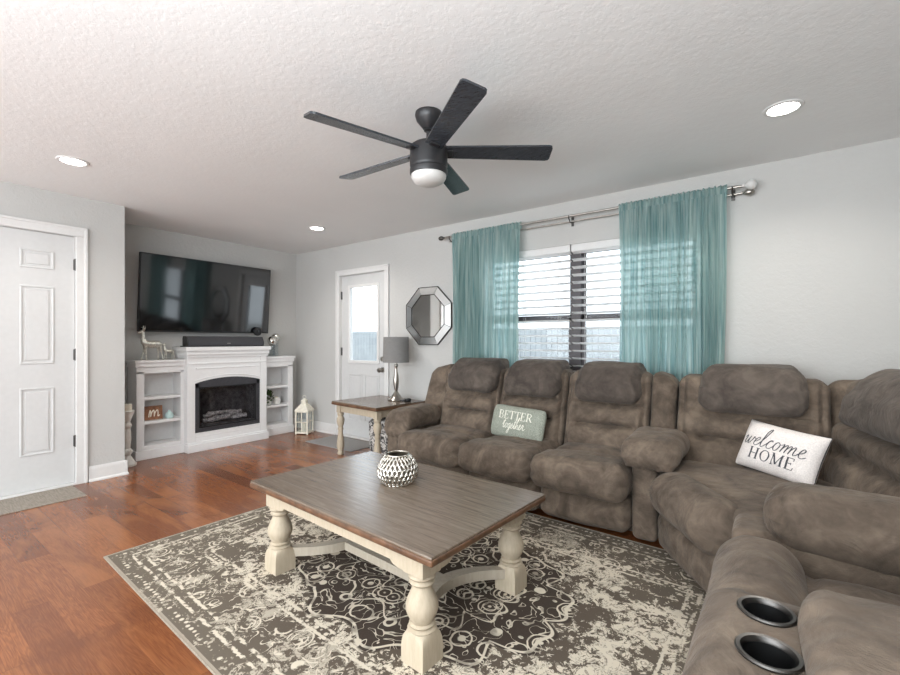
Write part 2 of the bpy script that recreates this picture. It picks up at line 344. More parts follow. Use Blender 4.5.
# ------------------------------------------------------------------ mesh builder
class MB:
    def __init__(s): s.v = []; s.f = []
    def add(s, vs, fs, xf=None):
        k = len(s.v)
        for p in vs:
            p = Vector(p)
            if xf is not None: p = xf @ p
            s.v.append(p)
        s.f += [tuple(i + k for i in f) for f in fs]
        return s
    def box(s, x0, x1, y0, y1, z0, z1, bev=0.0, seg=2, xf=None):
        bm = bmesh.new(); bmesh.ops.create_cube(bm, size=1)
        for v in bm.verts:
            v.co = Vector(((x0 + x1) / 2 + v.co.x * (x1 - x0), (y0 + y1) / 2 + v.co.y * (y1 - y0), (z0 + z1) / 2 + v.co.z * (z1 - z0)))
        if bev > 0: bmesh.ops.bevel(bm, geom=bm.edges[:], offset=bev, segments=seg, affect='EDGES', profile=0.5)
        bm.verts.index_update()
        s.add([v.co.copy() for v in bm.verts], [[v.index for v in f.verts] for f in bm.faces], xf); bm.free(); return s
    def lathe(s, prof, c=(0, 0, 0), n=28, xf=None, cap=True, sq=False):
        vs = []; fs = []
        for r, z in prof:
            for i in range(n):
                a = 2 * PI * i / n
                vs.append((c[0] + r * math.cos(a), c[1] + r * math.sin(a), c[2] + z))
        m = len(prof)
        for j in range(m - 1):
            for i in range(n):
                a = j * n + i; b = j * n + (i + 1) % n
                fs.append((a, b, b + n, a + n))
        if cap:
            fs.append(tuple(reversed(range(n)))); fs.append(tuple((m - 1) * n + i for i in range(n)))
        return s.add(vs, fs, xf)
    def tube(s, pts, r, n=8, xf=None, closed=False, cap=True):
        pts = [Vector(p) for p in pts]; vs = []; fs = []; up0 = None; m = len(pts)
        for i, p in enumerate(pts):
            if closed: t = pts[(i + 1) % m] - pts[i - 1]
            else: t = pts[min(i + 1, m - 1)] - pts[max(i - 1, 0)]
            if t.length < 1e-9: t = Vector((0, 0, 1))
            t.normalize()
            if up0 is None: up0 = Vector((0, 0, 1)) if abs(t.z) < 0.9 else Vector((1, 0, 0))
            a = up0 - t * up0.dot(t)
            if a.length < 1e-6: a = t.orthogonal()
            a.normalize(); up0 = a; b = t.cross(a)
            rr = r[i] if isinstance(r, (list, tuple)) else r
            for k in range(n):
                th = 2 * PI * k / n
                vs.append(p + a * (rr * math.cos(th)) + b * (rr * math.sin(th)))
        for i in range(m if closed else m - 1):
            for k in range(n):
                a0 = i * n + k; a1 = i * n + (k + 1) % n; j = ((i + 1) % m) * n
                fs.append((a0, a1, j + (k + 1) % n, j + k))
        if cap and not closed:
            fs.append(tuple(reversed(range(n)))); fs.append(tuple((m - 1) * n + k for k in range(n)))
        return s.add(vs, fs, xf)
    def prism(s, poly, a, b, axis='z', xf=None):
        n = len(poly)
        def pt(p, h):
            return {'z': (p[0], p[1], h), 'x': (h, p[0], p[1]), 'y': (p[0], h, p[1])}[axis]
        vs = [pt(p, a) for p in poly] + [pt(p, b) for p in poly]
        fs = [(i, (i + 1) % n, (i + 1) % n + n, i + n) for i in range(n)] + [tuple(reversed(range(n))), tuple(range(n, 2 * n))]
        return s.add(vs, fs, xf)
    def cushion(s, c, d, r, fn=None, n=22, xf=None, nz=0.006, nsc=5.0, puff=0.0, seed=0.0):
        """rounded soft block: c centre, d full dims, r rounding (number or 3), fn(p, u) -> p after rounding, u in [-1,1]^3"""
        hx, hy, hz = d[0] / 2, d[1] / 2, d[2] / 2
        r = min(r, hx * 0.98, hy * 0.98, hz * 0.98)
        mx = max(d)
        def counts(x): return max(8, int(n * (0.35 + 0.65 * x / mx)))
        def space(m, h):
            # denser at the rounded ends
            k = max(3, int(m * 0.28)); inner = max(h - r, 0); out = []
            for i in range(k): out.append(-h + r * (1 - math.cos(PI / 2 * i / k)))
            mm = max(2, m - 2 * k)
            for i in range(mm + 1): out.append(-inner + 2 * inner * i / mm)
            for i in range(k - 1, -1, -1): out.append(h - r * (1 - math.cos(PI / 2 * i / k)))
            return out
        X, Y, Z = space(counts(d[0]), hx), space(counts(d[1]), hy), space(counts(d[2]), hz)
        idx = {}; vs = []; fs = []
        def V(i, j, k):
            key = (i, j, k)
            if key not in idx:
                q = Vector((X[i], Y[j], Z[k])); H = (hx, hy, hz)
                cl = Vector([max(-(h - r), min(h - r, a)) for a, h in zip(q, H)])
                dd = q - cl
                if dd.length > 1e-9:
                    # cube corner direction -> sphere
                    e = dd / r
                    x2, y2, z2 = e.x ** 2, e.y ** 2, e.z ** 2
                    e = Vector((e.x * math.sqrt(max(0, 1 - y2 / 2 - z2 / 2 + y2 * z2 / 3)), e.y * math.sqrt(max(0, 1 - z2 / 2 - x2 / 2 + z2 * x2 / 3)), e.z * math.sqrt(max(0, 1 - x2 / 2 - y2 / 2 + x2 * y2 / 3))))
                    p = cl + e * r
                else: p = q.copy()
                u = Vector((q.x / hx, q.y / hy, q.z / hz))
                if puff:
                    b = puff
                    p.x += b * u.x * (1 - u.y ** 2) * (1 - u.z ** 2)
                    p.y += b * u.y * (1 - u.x ** 2) * (1 - u.z ** 2)
                    p.z += b * u.z * (1 - u.x ** 2) * (1 - u.y ** 2)
                if nz:
                    w_ = Vector((p.x + c[0] + seed, p.y + c[1], p.z + c[2])) * nsc
                    p += noise.noise_vector(w_) * nz + noise.noise_vector(w_ * 2.7) * nz * 0.4
                if fn: p = fn(p, u)
                idx[key] = len(vs); vs.append(p + Vector(c))
            return idx[key]
        a, b, e = len(X) - 1, len(Y) - 1, len(Z) - 1
        for i in range(a):
            for j in range(b):
                fs.append((V(i, j, 0), V(i, j + 1, 0), V(i + 1, j + 1, 0), V(i + 1, j, 0)))
                fs.append((V(i, j, e), V(i + 1, j, e), V(i + 1, j + 1, e), V(i, j + 1, e)))
        for i in range(a):
            for k in range(e):
                fs.append((V(i, 0, k), V(i + 1, 0, k), V(i + 1, 0, k + 1), V(i, 0, k + 1)))
                fs.append((V(i, b, k), V(i, b, k + 1), V(i + 1, b, k + 1), V(i + 1, b, k)))
        for j in range(b):
            for k in range(e):
                fs.append((V(0, j, k), V(0, j, k + 1), V(0, j + 1, k + 1), V(0, j + 1, k)))
                fs.append((V(a, j, k), V(a, j + 1, k), V(a, j + 1, k + 1), V(a, j, k + 1)))
        return s.add(vs, fs, xf)
    def build(s, name, mat, parent=None, smooth=None, origin=None):
        if parent is not None:
            root = parent
            while root.parent: root = root.parent
            org = Vector(root.location) if not root.get('_local') else Vector((0, 0, 0))
        else: org = Vector(origin) if origin else Vector((0, 0, 0))
        me = bpy.data.meshes.new(name); me.from_pydata([tuple(v - org) for v in s.v], [], s.f)
        bm = bmesh.new(); bm.from_mesh(me); bmesh.ops.recalc_face_normals(bm, faces=bm.faces[:]); bm.to_mesh(me); bm.free()
        me.materials.append(M[mat])
        o = bpy.data.objects.new(name, me); COL.objects.link(o)
        if parent is not None: o.parent = parent
        elif origin: o.location = origin
        if smooth is None: smooth = 40
        if smooth:
            me.polygons.foreach_set('use_smooth', [True] * len(me.polygons))
            try: me.set_sharp_from_angle(angle=R(smooth))
            except Exception: pass
            if smooth <= 40 and len(me.vertices) < 4000:
                wm = o.modifiers.new('weighted_normals', 'WEIGHTED_NORMAL'); wm.keep_sharp = True; wm.weight = 80
        return o

LOCALS = []
def thing(name, label, cat, loc=(0, 0, 0), rotz=0.0, group=None, local=False, rot=None):
    o = bpy.data.objects.new(name, None); COL.objects.link(o); o.empty_display_size = 0.1
    o.location = loc; o.rotation_euler = rot if rot else (0, 0, rotz)
    o['label'] = label; o['category'] = cat
    if group: o['group'] = group
    if local: o['_local'] = 1; LOCALS.append(o)
    return o
def tag(o, label, cat, group=None):
    o['label'] = label; o['category'] = cat
    if group: o['group'] = group
    return o
def struct(name, mb, mat, smooth=30, parent=None, **kw):
    o = mb.build(name, mat, parent, smooth)
    if parent is None: o['kind'] = 'structure'
    return o
def copy_tree(root, loc, rotz, label=None):
    r = root.copy(); COL.objects.link(r); r.location = loc; r.rotation_euler = (0, 0, rotz)
    if label: r['label'] = label
    for ch in list(root.children):
        c = ch.copy(); COL.objects.link(c); c.parent = r
        for g in list(ch.children):
            e = g.copy(); COL.objects.link(e); e.parent = c
    return r

# ------------------------------------------------------------------ room shell
H = 2.44; LX = 0.67; LY = -2.25; XR = 6.3; YB = -7.0
struct('floor', MB().box(-0.15, XR + 0.15, YB, 0.15, -0.1, 0.0), 'floor')
struct('ceiling', MB().box(-0.15, XR + 0.15, YB, 0.15, H, H + 0.12), 'ceiling')
# window wall with a door hole and a window hole
DX0, DX1, DZ = 0.945, 1.75, 2.05      # glazed door opening
WX0, WX1, WZ0, WZ1 = 3.10, 5.02, 0.92, 2.06
b = MB()
b.box(-0.15, DX0, 0, 0.15, 0, H); b.box(DX0, DX1, 0, 0.15, DZ, H); b.box(DX1, WX0, 0, 0.15, 0, H)
b.box(WX0, WX1, 0, 0.15, 0, WZ0); b.box(WX0, WX1, 0, 0.15, WZ1, H); b.box(WX1, XR + 0.15, 0, 0.15, 0, H)
struct('wall_window_side', b, 'wall')
struct('wall_television_side', MB().box(-0.15, 0, LY - 0.1, 0, 0, H), 'wall')
b = MB()
LD0, LD1, LDZ = -3.42, -2.60, 2.10    # entry door opening in the left wall
b.box(0.0, LX, LY - 0.12, LY, 0, H); b.box(LX - 0.12, LX, LD1, LY - 0.12, 0, H); b.box(LX - 0.12, LX, LD0, LD1, LDZ, H); b.box(LX - 0.12, LX, YB, LD0, 0, H)
struct('wall_left', b, 'wall')
struct('wall_right', MB().box(XR, XR + 0.15, -5.2, 0, 0, H), 'wall')

def base_run(mb, p0, p1, nrm, h=0.13, t=0.016):
    p0 = Vector(p0); p1 = Vector(p1); n = Vector(nrm); d = (p1 - p0)
    L = d.length; d.normalize()
    xf = Matrix(((d.x, n.x, 0, p0.x), (d.y, n.y, 0, p0.y), (0, 0, 1, 0), (0, 0, 0, 1)))
    mb.prism([(0, 0), (t + 0.012, 0), (t + 0.012, 0.012), (t + 0.004, 0.02), (t, 0.022), (t, h - 0.03), (t * 0.6, h - 0.012), (t * 0.45, h), (0, h)], 0, L, 'x', xf)
b = MB(); base_run(b, (0, 0), (DX0 - 0.075, 0), (0, -1)); base_run(b, (DX1 + 0.075, 0), (XR, 0), (0, -1)); struct('baseboard_window_side', b, 'trim')
b = MB(); base_run(b, (0, LY), (0, 0), (1, 0)); struct('baseboard_television_side', b, 'trim')
b = MB(); base_run(b, (LX, LD1 + 0.085), (LX, LY + 0.02), (1, 0)); base_run(b, (LX, YB), (LX, LD0 - 0.085), (1, 0)); base_run(b, (0.02, LY), (LX + 0.02, LY), (0, 1)); struct('baseboard_left', b, 'trim')
b = MB(); base_run(b, (XR, -5.2), (XR, 0), (-1, 0)); struct('baseboard_right', b, 'trim')

def recess(mb, y0, y1, z0, z1, x, s=1, dep=0.007):
    """raised-and-recessed door panel outline facing +x at plane x"""
    for (a0, a1, b0, b1) in ((y0, y1, z0, z0 + 0.014), (y0, y1, z1 - 0.014, z1), (y0, y0 + 0.014, z0 + 0.014, z1 - 0.014), (y1 - 0.014, y1, z0 + 0.014, z1 - 0.014)):
        mb.box(x - 0.002, x + dep, a0, a1, b0, b1, 0.004)
    mb.box(x - 0.002, x + dep * 0.7, y0 + 0.032, y1 - 0.032, z0 + 0.032, z1 - 0.032, 0.005)

# left six-panel door
d1 = MB().box(LX - 0.055, LX - 0.012, LD0 + 0.004, LD1 - 0.004, 0.02, LDZ - 0.006, 0.002).build('door_1', 'door'); d1['kind'] = 'structure'
pm = MB()
for (a, c) in ((-2.94, -2.735), (-3.285, -3.08)):
    for (z0, z1) in ((1.80, 1.95), (1.03, 1.66), (0.30, 0.84)):
        recess(pm, a, c, z0, z1, LX - 0.012)
pm.build('door_panel', 'door', d1)
for z in (1.86, 1.10, 0.37):
    h = MB().box(LX - 0.014, LX + 0.002, LD1 - 0.012, LD1 + 0.010, z - 0.045, z + 0.045, 0.002); h.tube([(LX + 0.004, LD1 - 0.002, z - 0.05), (LX + 0.004, LD1 - 0.002, z + 0.05)], 0.006)
    h.build('hinge', 'steel', d1)
hb = MB().lathe([(0.0, 0), (0.03, 0.0), (0.03, 0.008), (0.012, 0.012), (0.012, 0.035), (0.027, 0.045), (0.03, 0.06), (0.02, 0.072), (0.0, 0.074)], xf=Matrix.Translation((LX - 0.012, LD0 + 0.07, 0.95)) @ Matrix.Rotation(PI / 2, 4, 'Y'))
hb.build('door_knob', 'nickel', d1)
c = MB()
def casing(mb, plane, a0, a1, top, wd, axis):
    t = 0.018
    if axis == 'x':   # casing on plane x
        mb.box(plane, plane + t, a0 - wd, a0, 0, top, 0.004); mb.box(plane, plane + t, a1, a1 + wd, 0, top, 0.004); mb.box(plane, plane + t, a0 - wd, a1 + wd, top, top + wd, 0.004)
        mb.box(plane + t - 0.004, plane + t + 0.006, a1 + wd - 0.02, a1 + wd, 0, top + wd, 0.003); mb.box(plane + t - 0.004, plane + t + 0.006, a0 - wd, a1 + wd - 0.02, top + wd - 0.02, top + wd, 0.003)
        mb.box(plane - 0.12, plane, a1 - 0.002, a1 + 0.01, 0, top); mb.box(plane - 0.12, plane, a0 - 0.01, a0 + 0.002, 0, top); mb.box(plane - 0.12, plane, a0, a1, top - 0.003, top + 0.01)
    else:
        mb.box(a0 - wd, a0, plane - t, plane, 0, top, 0.004); mb.box(a1, a1 + wd, plane - t, plane, 0, top, 0.004); mb.box(a0 - wd, a1 + wd, plane - t, plane, top, top + wd, 0.004)
        mb.box(a1 + wd - 0.02, a1 + wd, plane - t - 0.006, plane - t + 0.004, 0, top + wd, 0.003); mb.box(a0 - wd, a1 + wd - 0.02, plane - t - 0.006, plane - t + 0.004, top + wd - 0.02, top + wd, 0.003)
        mb.box(a0 - wd, a0 - wd + 0.02, plane - t - 0.006, plane - t + 0.004, 0, top + wd - 0.02, 0.003)
        mb.box(a1 - 0.002, a1 + 0.01, plane, plane + 0.15, 0, top); mb.box(a0 - 0.01, a0 + 0.002, plane, plane + 0.15, 0, top); mb.box(a0, a1, plane, plane + 0.15, top - 0.003, top + 0.01)
casing(c, LX, LD0, LD1, LDZ, 0.078, 'x'); struct('trim_1', c, 'trim')
c = MB(); casing(c, 0, DX0, DX1, DZ, 0.068, 'y'); struct('trim_2', c, 'trim')
struct('trim_3', MB().box(LX - 0.12, LX + 0.02, LD0, LD1, 0.0, 0.018, 0.003), 'trim')
struct('trim_4', MB().box(DX0, DX1, -0.02, 0.15, 0.0, 0.02, 0.003), 'trim')

# glazed back door
GX0, GX1, GZ0, GZ1 = 1.105, 1.60, 0.97, 1.89
b = MB(); y0, y1 = 0.025, 0.068
b.box(DX0 + 0.003, GX0, y0, y1, 0.022, DZ - 0.004, 0.001); b.box(GX1, DX1 - 0.003, y0, y1, 0.022, DZ - 0.004, 0.001)
b.box(GX0, GX1, y0, y1, 0.022, GZ0, 0.001); b.box(GX0, GX1, y0, y1, GZ1, DZ - 0.004, 0.001)
d2 = b.build('door_2', 'door'); d2['kind'] = 'structure'
f = MB()
for (a0, a1, z0, z1) in ((GX0 - 0.03, GX1 + 0.03, GZ1 - 0.005, GZ1 + 0.03), (GX0 - 0.03, GX1 + 0.03, GZ0 - 0.03, GZ0 + 0.005), (GX0 - 0.03, GX0 + 0.005, GZ0, GZ1), (GX1 - 0.005, GX1 + 0.03, GZ0, GZ1)):
    f.box(a0, a1, y0 - 0.014, y0 + 0.002, z0, z1, 0.005)
f.build('glass_stop', 'trim', d2)
MB().box(GX0, GX1, 0.045, 0.05, GZ0, GZ1).build('door_glass', 'glass', d2)
pm = MB()
for (a0, a1) in ((1.075, 1.33), (1.375, 1.63)):
    z0, z1 = 0.22, 0.80
    for (q0, q1, r0, r1) in ((a0, a1, z0, z0 + 0.014), (a0, a1, z1 - 0.014, z1), (a0, a0 + 0.014, z0, z1), (a1 - 0.014, a1, z0, z1)):
        pm.box(q0, q1, y0 - 0.007, y0 + 0.002, r0, r1, 0.004)
    pm.box(a0 + 0.032, a1 - 0.032, y0 - 0.005, y0 + 0.002, z0 + 0.032, z1 - 0.032, 0.004)
pm.build('door_panel', 'door', d2)
for z in (1.80, 1.08, 0.35):
    h = MB().box(DX0 - 0.006, DX0 + 0.014, y0 - 0.012, y0 + 0.004, z - 0.05, z + 0.05, 0.002); h.tube([(DX0 + 0.002, y0 - 0.012, z - 0.052), (DX0 + 0.002, y0 - 0.012, z + 0.052)], 0.006)
    h.build('hinge', 'steel', d2)
kx = 1.685; xk = Matrix.Rotation(PI / 2, 4, 'X')
MB().lathe([(0.0, 0), (0.032, 0.0), (0.032, 0.008), (0.012, 0.012), (0.012, 0.04), (0.026, 0.05), (0.03, 0.064), (0.022, 0.078), (0.0, 0.08)], xf=Matrix.Translation((kx, y0, 0.87)) @ xk).build('door_knob', 'nickel', d2)
MB().lathe([(0.0, 0), (0.03, 0.0), (0.028, 0.016), (0.012, 0.02), (0.012, 0.03), (0.0, 0.03)], xf=Matrix.Translation((kx, y0, 1.0)) @ xk).build('deadbolt', 'nickel', d2)

# double window, sashes, mullion
wn = MB()
fr = 0.045; ya, yb = 0.05, 0.115
MX0, MX1 = 4.0, 4.085
wn.box(WX0, WX0 + fr, ya, yb, WZ0, WZ1); wn.box(WX1 - fr, WX1, ya, yb, WZ0, WZ1); wn.box(WX0, WX1, ya, yb, WZ0, WZ0 + fr); wn.box(WX0, WX1, ya, yb, WZ1 - fr, WZ1); wn.box(MX0, MX1, ya - 0.02, yb, WZ0, WZ1)
w1 = wn.build('window_1', 'dull_frame'); w1['kind'] = 'structure'
for (a0, a1) in ((WX0 + fr, MX0), (MX1, WX1 - fr)):
    s_ = MB(); zm = 1.42
    for (z0, z1, yy) in ((WZ0 + fr, zm, 0.055), (zm, WZ1 - fr, 0.08)):
        s_.box(a0, a0 + 0.03, yy, yy + 0.025, z0, z1); s_.box(a1 - 0.03, a1, yy, yy + 0.025, z0, z1); s_.box(a0, a1, yy, yy + 0.025, z0, z0 + 0.03); s_.box(a0, a1, yy, yy + 0.025, z1 - 0.03, z1)
    s_.build('window_sash', 'dull_frame', w1)
    MB().box(a0, a1, 0.078, 0.081, WZ0 + fr, WZ1 - fr).build('window_pane', 'glass', w1)
# painted returns and sill
b = MB(); b.box(WX0 - 0.04, WX1 + 0.04, -0.035, 0.05, WZ0 - 0.022, WZ0, 0.005); b.box(WX0 - 0.02, WX1 + 0.02, -0.012, 0.0, WZ0 - 0.09, WZ0 - 0.022, 0.003)
struct('trim_5', b, 'trim')

# outside, seen pale through the glass
struct('ground_outside', MB().box(-18, 14, 0.16, 14, -0.25, -0.15), 'ground')
fn_ = MB()
for i in range(190):
    fn_.box(-17 + i * 0.15, -17 + i * 0.15 + 0.14, 7.0, 7.03, -0.15, 1.55)
fn_.box(-17, 11.4, 7.03, 7.07, 0.2, 0.3); fn_.box(-17, 11.4, 7.03, 7.07, 1.2, 1.3)
tag(fn_.build('board_fence', 'siding'), 'pale board fence outside, seen through the glazed back door', 'fence')

# ------------------------------------------------------------------ sectional sofa
def crease(x, at, wd):
    d = (x - at) / wd
    return math.exp(-d * d)
def back_block(mb, x0, x1, yf, yb, z0, z1, seed=0.0, xf=None, tuft=True, lean=0.16, head=True):
    """seat back with channels; front faces -y"""
    W = x1 - x0; cx = (x0 + x1) / 2; Hh = z1 - z0
    def fn(p, u):
        z = p.z / Hh + 0.5; a = abs(p.x) / (W / 2)
        if u.y < 0.2:
            fade = max(0.0, min(1.0, (0.2 - u.y) * 1.2))
            d = 0.0
            mid = max(0.0, 1 - (a / 0.94) ** 8)
            d += 0.046 * crease(z, 0.62, 0.026) * mid
            d += 0.046 * crease(z, 0.40, 0.024) * max(0.0, 1 - (a / 0.74) ** 8)
            d += 0.020 * crease(a, 0.90, 0.04)
            d -= 0.022 * math.sin(PI * max(0, min(1, (z - 0.40) / 0.22))) * mid
            d -= 0.030 * math.sin(PI * max(0, min(1, (z - 0.05) / 0.35))) * mid
            pk = 0.007 * math.sin(p.x * 75 + 2 * math.sin(p.z * 9 + seed)) * (crease(z, 0.62, 0.07) + crease(z, 0.40, 0.07)) * mid
            p.y += (d + pk) * fade
        p.y += lean * (z - 0.3)
        return p
    mb.cushion((cx, (yf + yb) / 2, (z0 + z1) / 2), (W, yb - yf, Hh), 0.07, fn, n=64, xf=xf, nz=0.007, nsc=4.5, seed=seed)
def headrest(mb, x0, x1, seed, xf=None, zt=1.055, zb=0.775, y0=-0.585, depth=0.30):
    W = x1 - x0
    def fn(p, u):
        z = p.z
        p.y += 0.55 * max(0, z) + 0.20 * z
        e = max(0.0, abs(u.x) - 0.8) / 0.2
        p.z -= 0.012 * e * e * (1 if u.z > 0 else -0.5)
        p.x *= 1 + 0.03 * (-u.z)
        p.y += 0.004 * math.sin(p.z * 60) * e
        return p
    mb.cushion(((x0 + x1) / 2, y0 + depth / 2, (zt + zb) / 2), (W, depth, zt - zb), 0.07, fn, n=44, xf=xf, nz=0.009, nsc=5, seed=seed, puff=0.004)
def seat_block(mb, x0, x1, yf, yb, z0, z1, seed=0.0, xf=None, crown=0.03):
    def fn(p, u):
        if u.z > 0:
            p.z += crown * (1 - u.x ** 2) * (1 - 0.4 * u.y * u.y) - 0.012 * crease(u.y, -0.30, 0.07)
        ex = max(0.0, abs(u.x) - 0.86) / 0.14
        p.z += 0.0035 * math.sin(p.y * 70 + seed) * ex
        return p
    mb.cushion(((x0 + x1) / 2, (yf + yb) / 2, (z0 + z1) / 2), (x1 - x0, yb - yf, z1 - z0), 0.065, fn, n=40, xf=xf, nz=0.010, nsc=4.2, seed=seed)
def pad_block(mb, x0, x1, yf, yb, z0, z1, seed=0.0, xf=None, r=0.085):
    def fn(p, u):
        ex = max(0.0, abs(u.x) - 0.84) / 0.16
        if u.y < 0: p.y += 0.005 * math.sin(p.z * 95 + seed) * ex
        return p
    mb.cushion(((x0 + x1) / 2, (yf + yb) / 2, (z0 + z1) / 2), (x1 - x0, yb - yf, z1 - z0), r, fn, n=40, xf=xf, nz=0.008, nsc=5, seed=seed, puff=0.012)
def arm_pad(mb, xc, w_, yf, yb, z0, z1, seed, xf=None, gather='both', droop=0.05):
    L = yb - yf
    def fn(p, u):
        t = max(0.0, abs(u.y) - 0.78) / 0.22
        if u.y < 0: p.z -= droop * max(0.0, (-u.y - 0.25) / 0.75) ** 2
        if u.y < 0 or gather == 'both':
            ang = math.atan2(p.z, p.x)
            k = 0.006 * math.sin(ang * 17) * t
            rr = math.hypot(p.x, p.z) + 1e-6
            p.x += k * p.x / rr; p.z += k * p.z / rr
        return p
    mb.cushion((xc, (yf + yb) / 2, (z0 + z1) / 2), (w_, L, z1 - z0), min(w_, z1 - z0) * 0.48, fn, n=46, xf=xf, nz=0.009, nsc=5, seed=seed)

sofa = thing('reclining_sofa', 'long brown-grey microsuede reclining sofa with three headrests under the window', 'sofa', (3.7, -0.55, 0))
SX = [2.965, 3.57, 4.15, 4.745]
g = MB().box(2.80, 4.85, -0.86, -0.10, 0.03, 0.34, 0.01); g.build('base_frame', 'suede_dark', sofa)
for i in range(3):
    a, c_ = SX[i] + 0.004, SX[i + 1] - 0.004
    b = MB(); back_block(b, a, c_, -0.56, -0.30, 0.36, 0.99, seed=i * 3.1); b.build('backrest', 'suede', sofa, 70)
    b = MB(); hw = [(3.055, 3.54), (3.635, 4.10), (4.235, 4.69)][i]; headrest(b, hw[0], hw[1], i * 2.2, y0=-0.555); b.build('headrest', 'suede_dark', sofa, 70)
    b = MB(); seat_block(b, a, c_, -0.98, -0.42, 0.27, 0.455, i * 1.7); b.build('seat_cushion', 'suede', sofa, 70)
    b = MB(); pad_block(b, a - 0.004, c_ + 0.004, -1.13, -0.86, 0.27, 0.48, i * 4.3, r=0.065); b.build('footrest_pad', 'suede', sofa, 70)
    b = MB(); pad_block(b, a + 0.006, c_ - 0.006, -0.985, -0.82, 0.045, 0.285, i * 5.9, r=0.05); b.build('front_panel', 'suede', sofa, 70)
# left arm and shared right arm
def arm_base(mb, x0, x1, yf, yb, zt, seed, xf=None):
    def fn(p, u):
        return p
    mb.cushion(((x0 + x1) / 2, (yf + yb) / 2, (zt + 0.04) / 2), (x1 - x0, yb - yf, zt - 0.04), 0.035, fn, n=30, xf=xf, nz=0.006, nsc=4, seed=seed)
b = MB(); arm_base(b, 2.765, 2.96, -1.02, -0.16, 0.53, 1.0); b.build('arm', 'suede', sofa, 70)
b = MB(); arm_pad(b, 2.875, 0.29, -1.06, -0.52, 0.455, 0.64, 2.0, droop=0.07); b.build('arm_pad', 'suede', sofa, 70)
b = MB(); arm_base(b, 4.75, 4.89, -0.985, -0.16, 0.53, 4.0); b.build('arm', 'suede', sofa, 70)
b = MB(); arm_pad(b, 4.85, 0.325, -1.05, -0.56, 0.485, 0.655, 5.0, droop=0.03); b.build('arm_pad', 'suede', sofa, 70)
for k, (x0, x1) in enumerate(((2.765, 2.96), (4.745, 4.905))):
    b = MB()
    def fn(p, u, k=k):
        z = p.z / 0.62 + 0.5; p.y += 0.16 * (z - 0.3)
        if k == 0: p.x += 0.05 * (z - 0.6)
        p.z -= 0.03 * u.x * (-1 if k == 0 else 1) * max(0, u.z)
        return p
    b.cushion(((x0 + x1) / 2, -0.40, 0.66), (x1 - x0 + (0.05 if k == 0 else 0), 0.24, 0.64), 0.06, fn, n=36, nz=0.008, seed=k * 3.3)
    b.build('back_bolster', 'suede', sofa, 70)
b = MB().box(2.80, 4.88, -0.24, -0.145, 0.05, 0.93, 0.03, 3); b.build('back_shell', 'suede', sofa, 60)

# corner wedge
wedge = thing('corner_sofa_section', 'curved corner seat of the brown sectional between sofa and cup-holder loveseat', 'sofa', (5.5, -0.8, 0))
b = MB(); back_block(b, 4.915, 5.70, -0.54, -0.28, 0.36, 0.985, seed=11.0); b.build('backrest', 'suede', wedge, 70)
b = MB(); headrest(b, 5.05, 5.59, 7.7, zt=1.06, zb=0.775, y0=-0.56, depth=0.32); b.build('headrest', 'suede_dark', wedge, 70)
# back facing -x : rotate a -y facing back about z by -90 deg  (x,y)->( -?)
def face_left(px, py):
    return Matrix.Translation((px, py, 0)) @ Matrix.Rotation(R(-76), 4, 'Z')
XB = face_left(6.304, -0.719)      # local y = -0.54 -> world x ~ 5.73
b = MB(); back_block(b, -0.55, 0.66, -0.54, -0.28, 0.36, 1.0, seed=14.0, xf=XB); b.build('backrest', 'suede', wedge, 70)
b = MB(); headrest(b, -0.22, 0.44, 9.1, xf=XB, zt=1.075, zb=0.775, y0=-0.555, depth=0.30); b.build('headrest', 'suede_dark', wedge, 70)
b = MB()
def fn(p, u):
    z = p.z / 0.62 + 0.5; p.y += 0.14 * (z - 0.3); return p
b.cushion((0, 0, 0.67), (0.34, 0.24, 0.63), 0.08, fn, n=36, nz=0.008, seed=6.6, xf=Matrix.Translation((5.80, -0.33, 0)) @ Matrix.Rotation(-PI / 4, 4, 'Z'))
b.build('corner_bolster', 'suede', wedge, 70)
b = MB().box(4.92, 6.2, -0.24, -0.145, 0.05, 0.93, 0.03, 3); b.box(6.05, 6.2, -1.58, -0.2, 0.05, 0.93, 0.03, 3); b.build('back_shell', 'suede', wedge, 60)

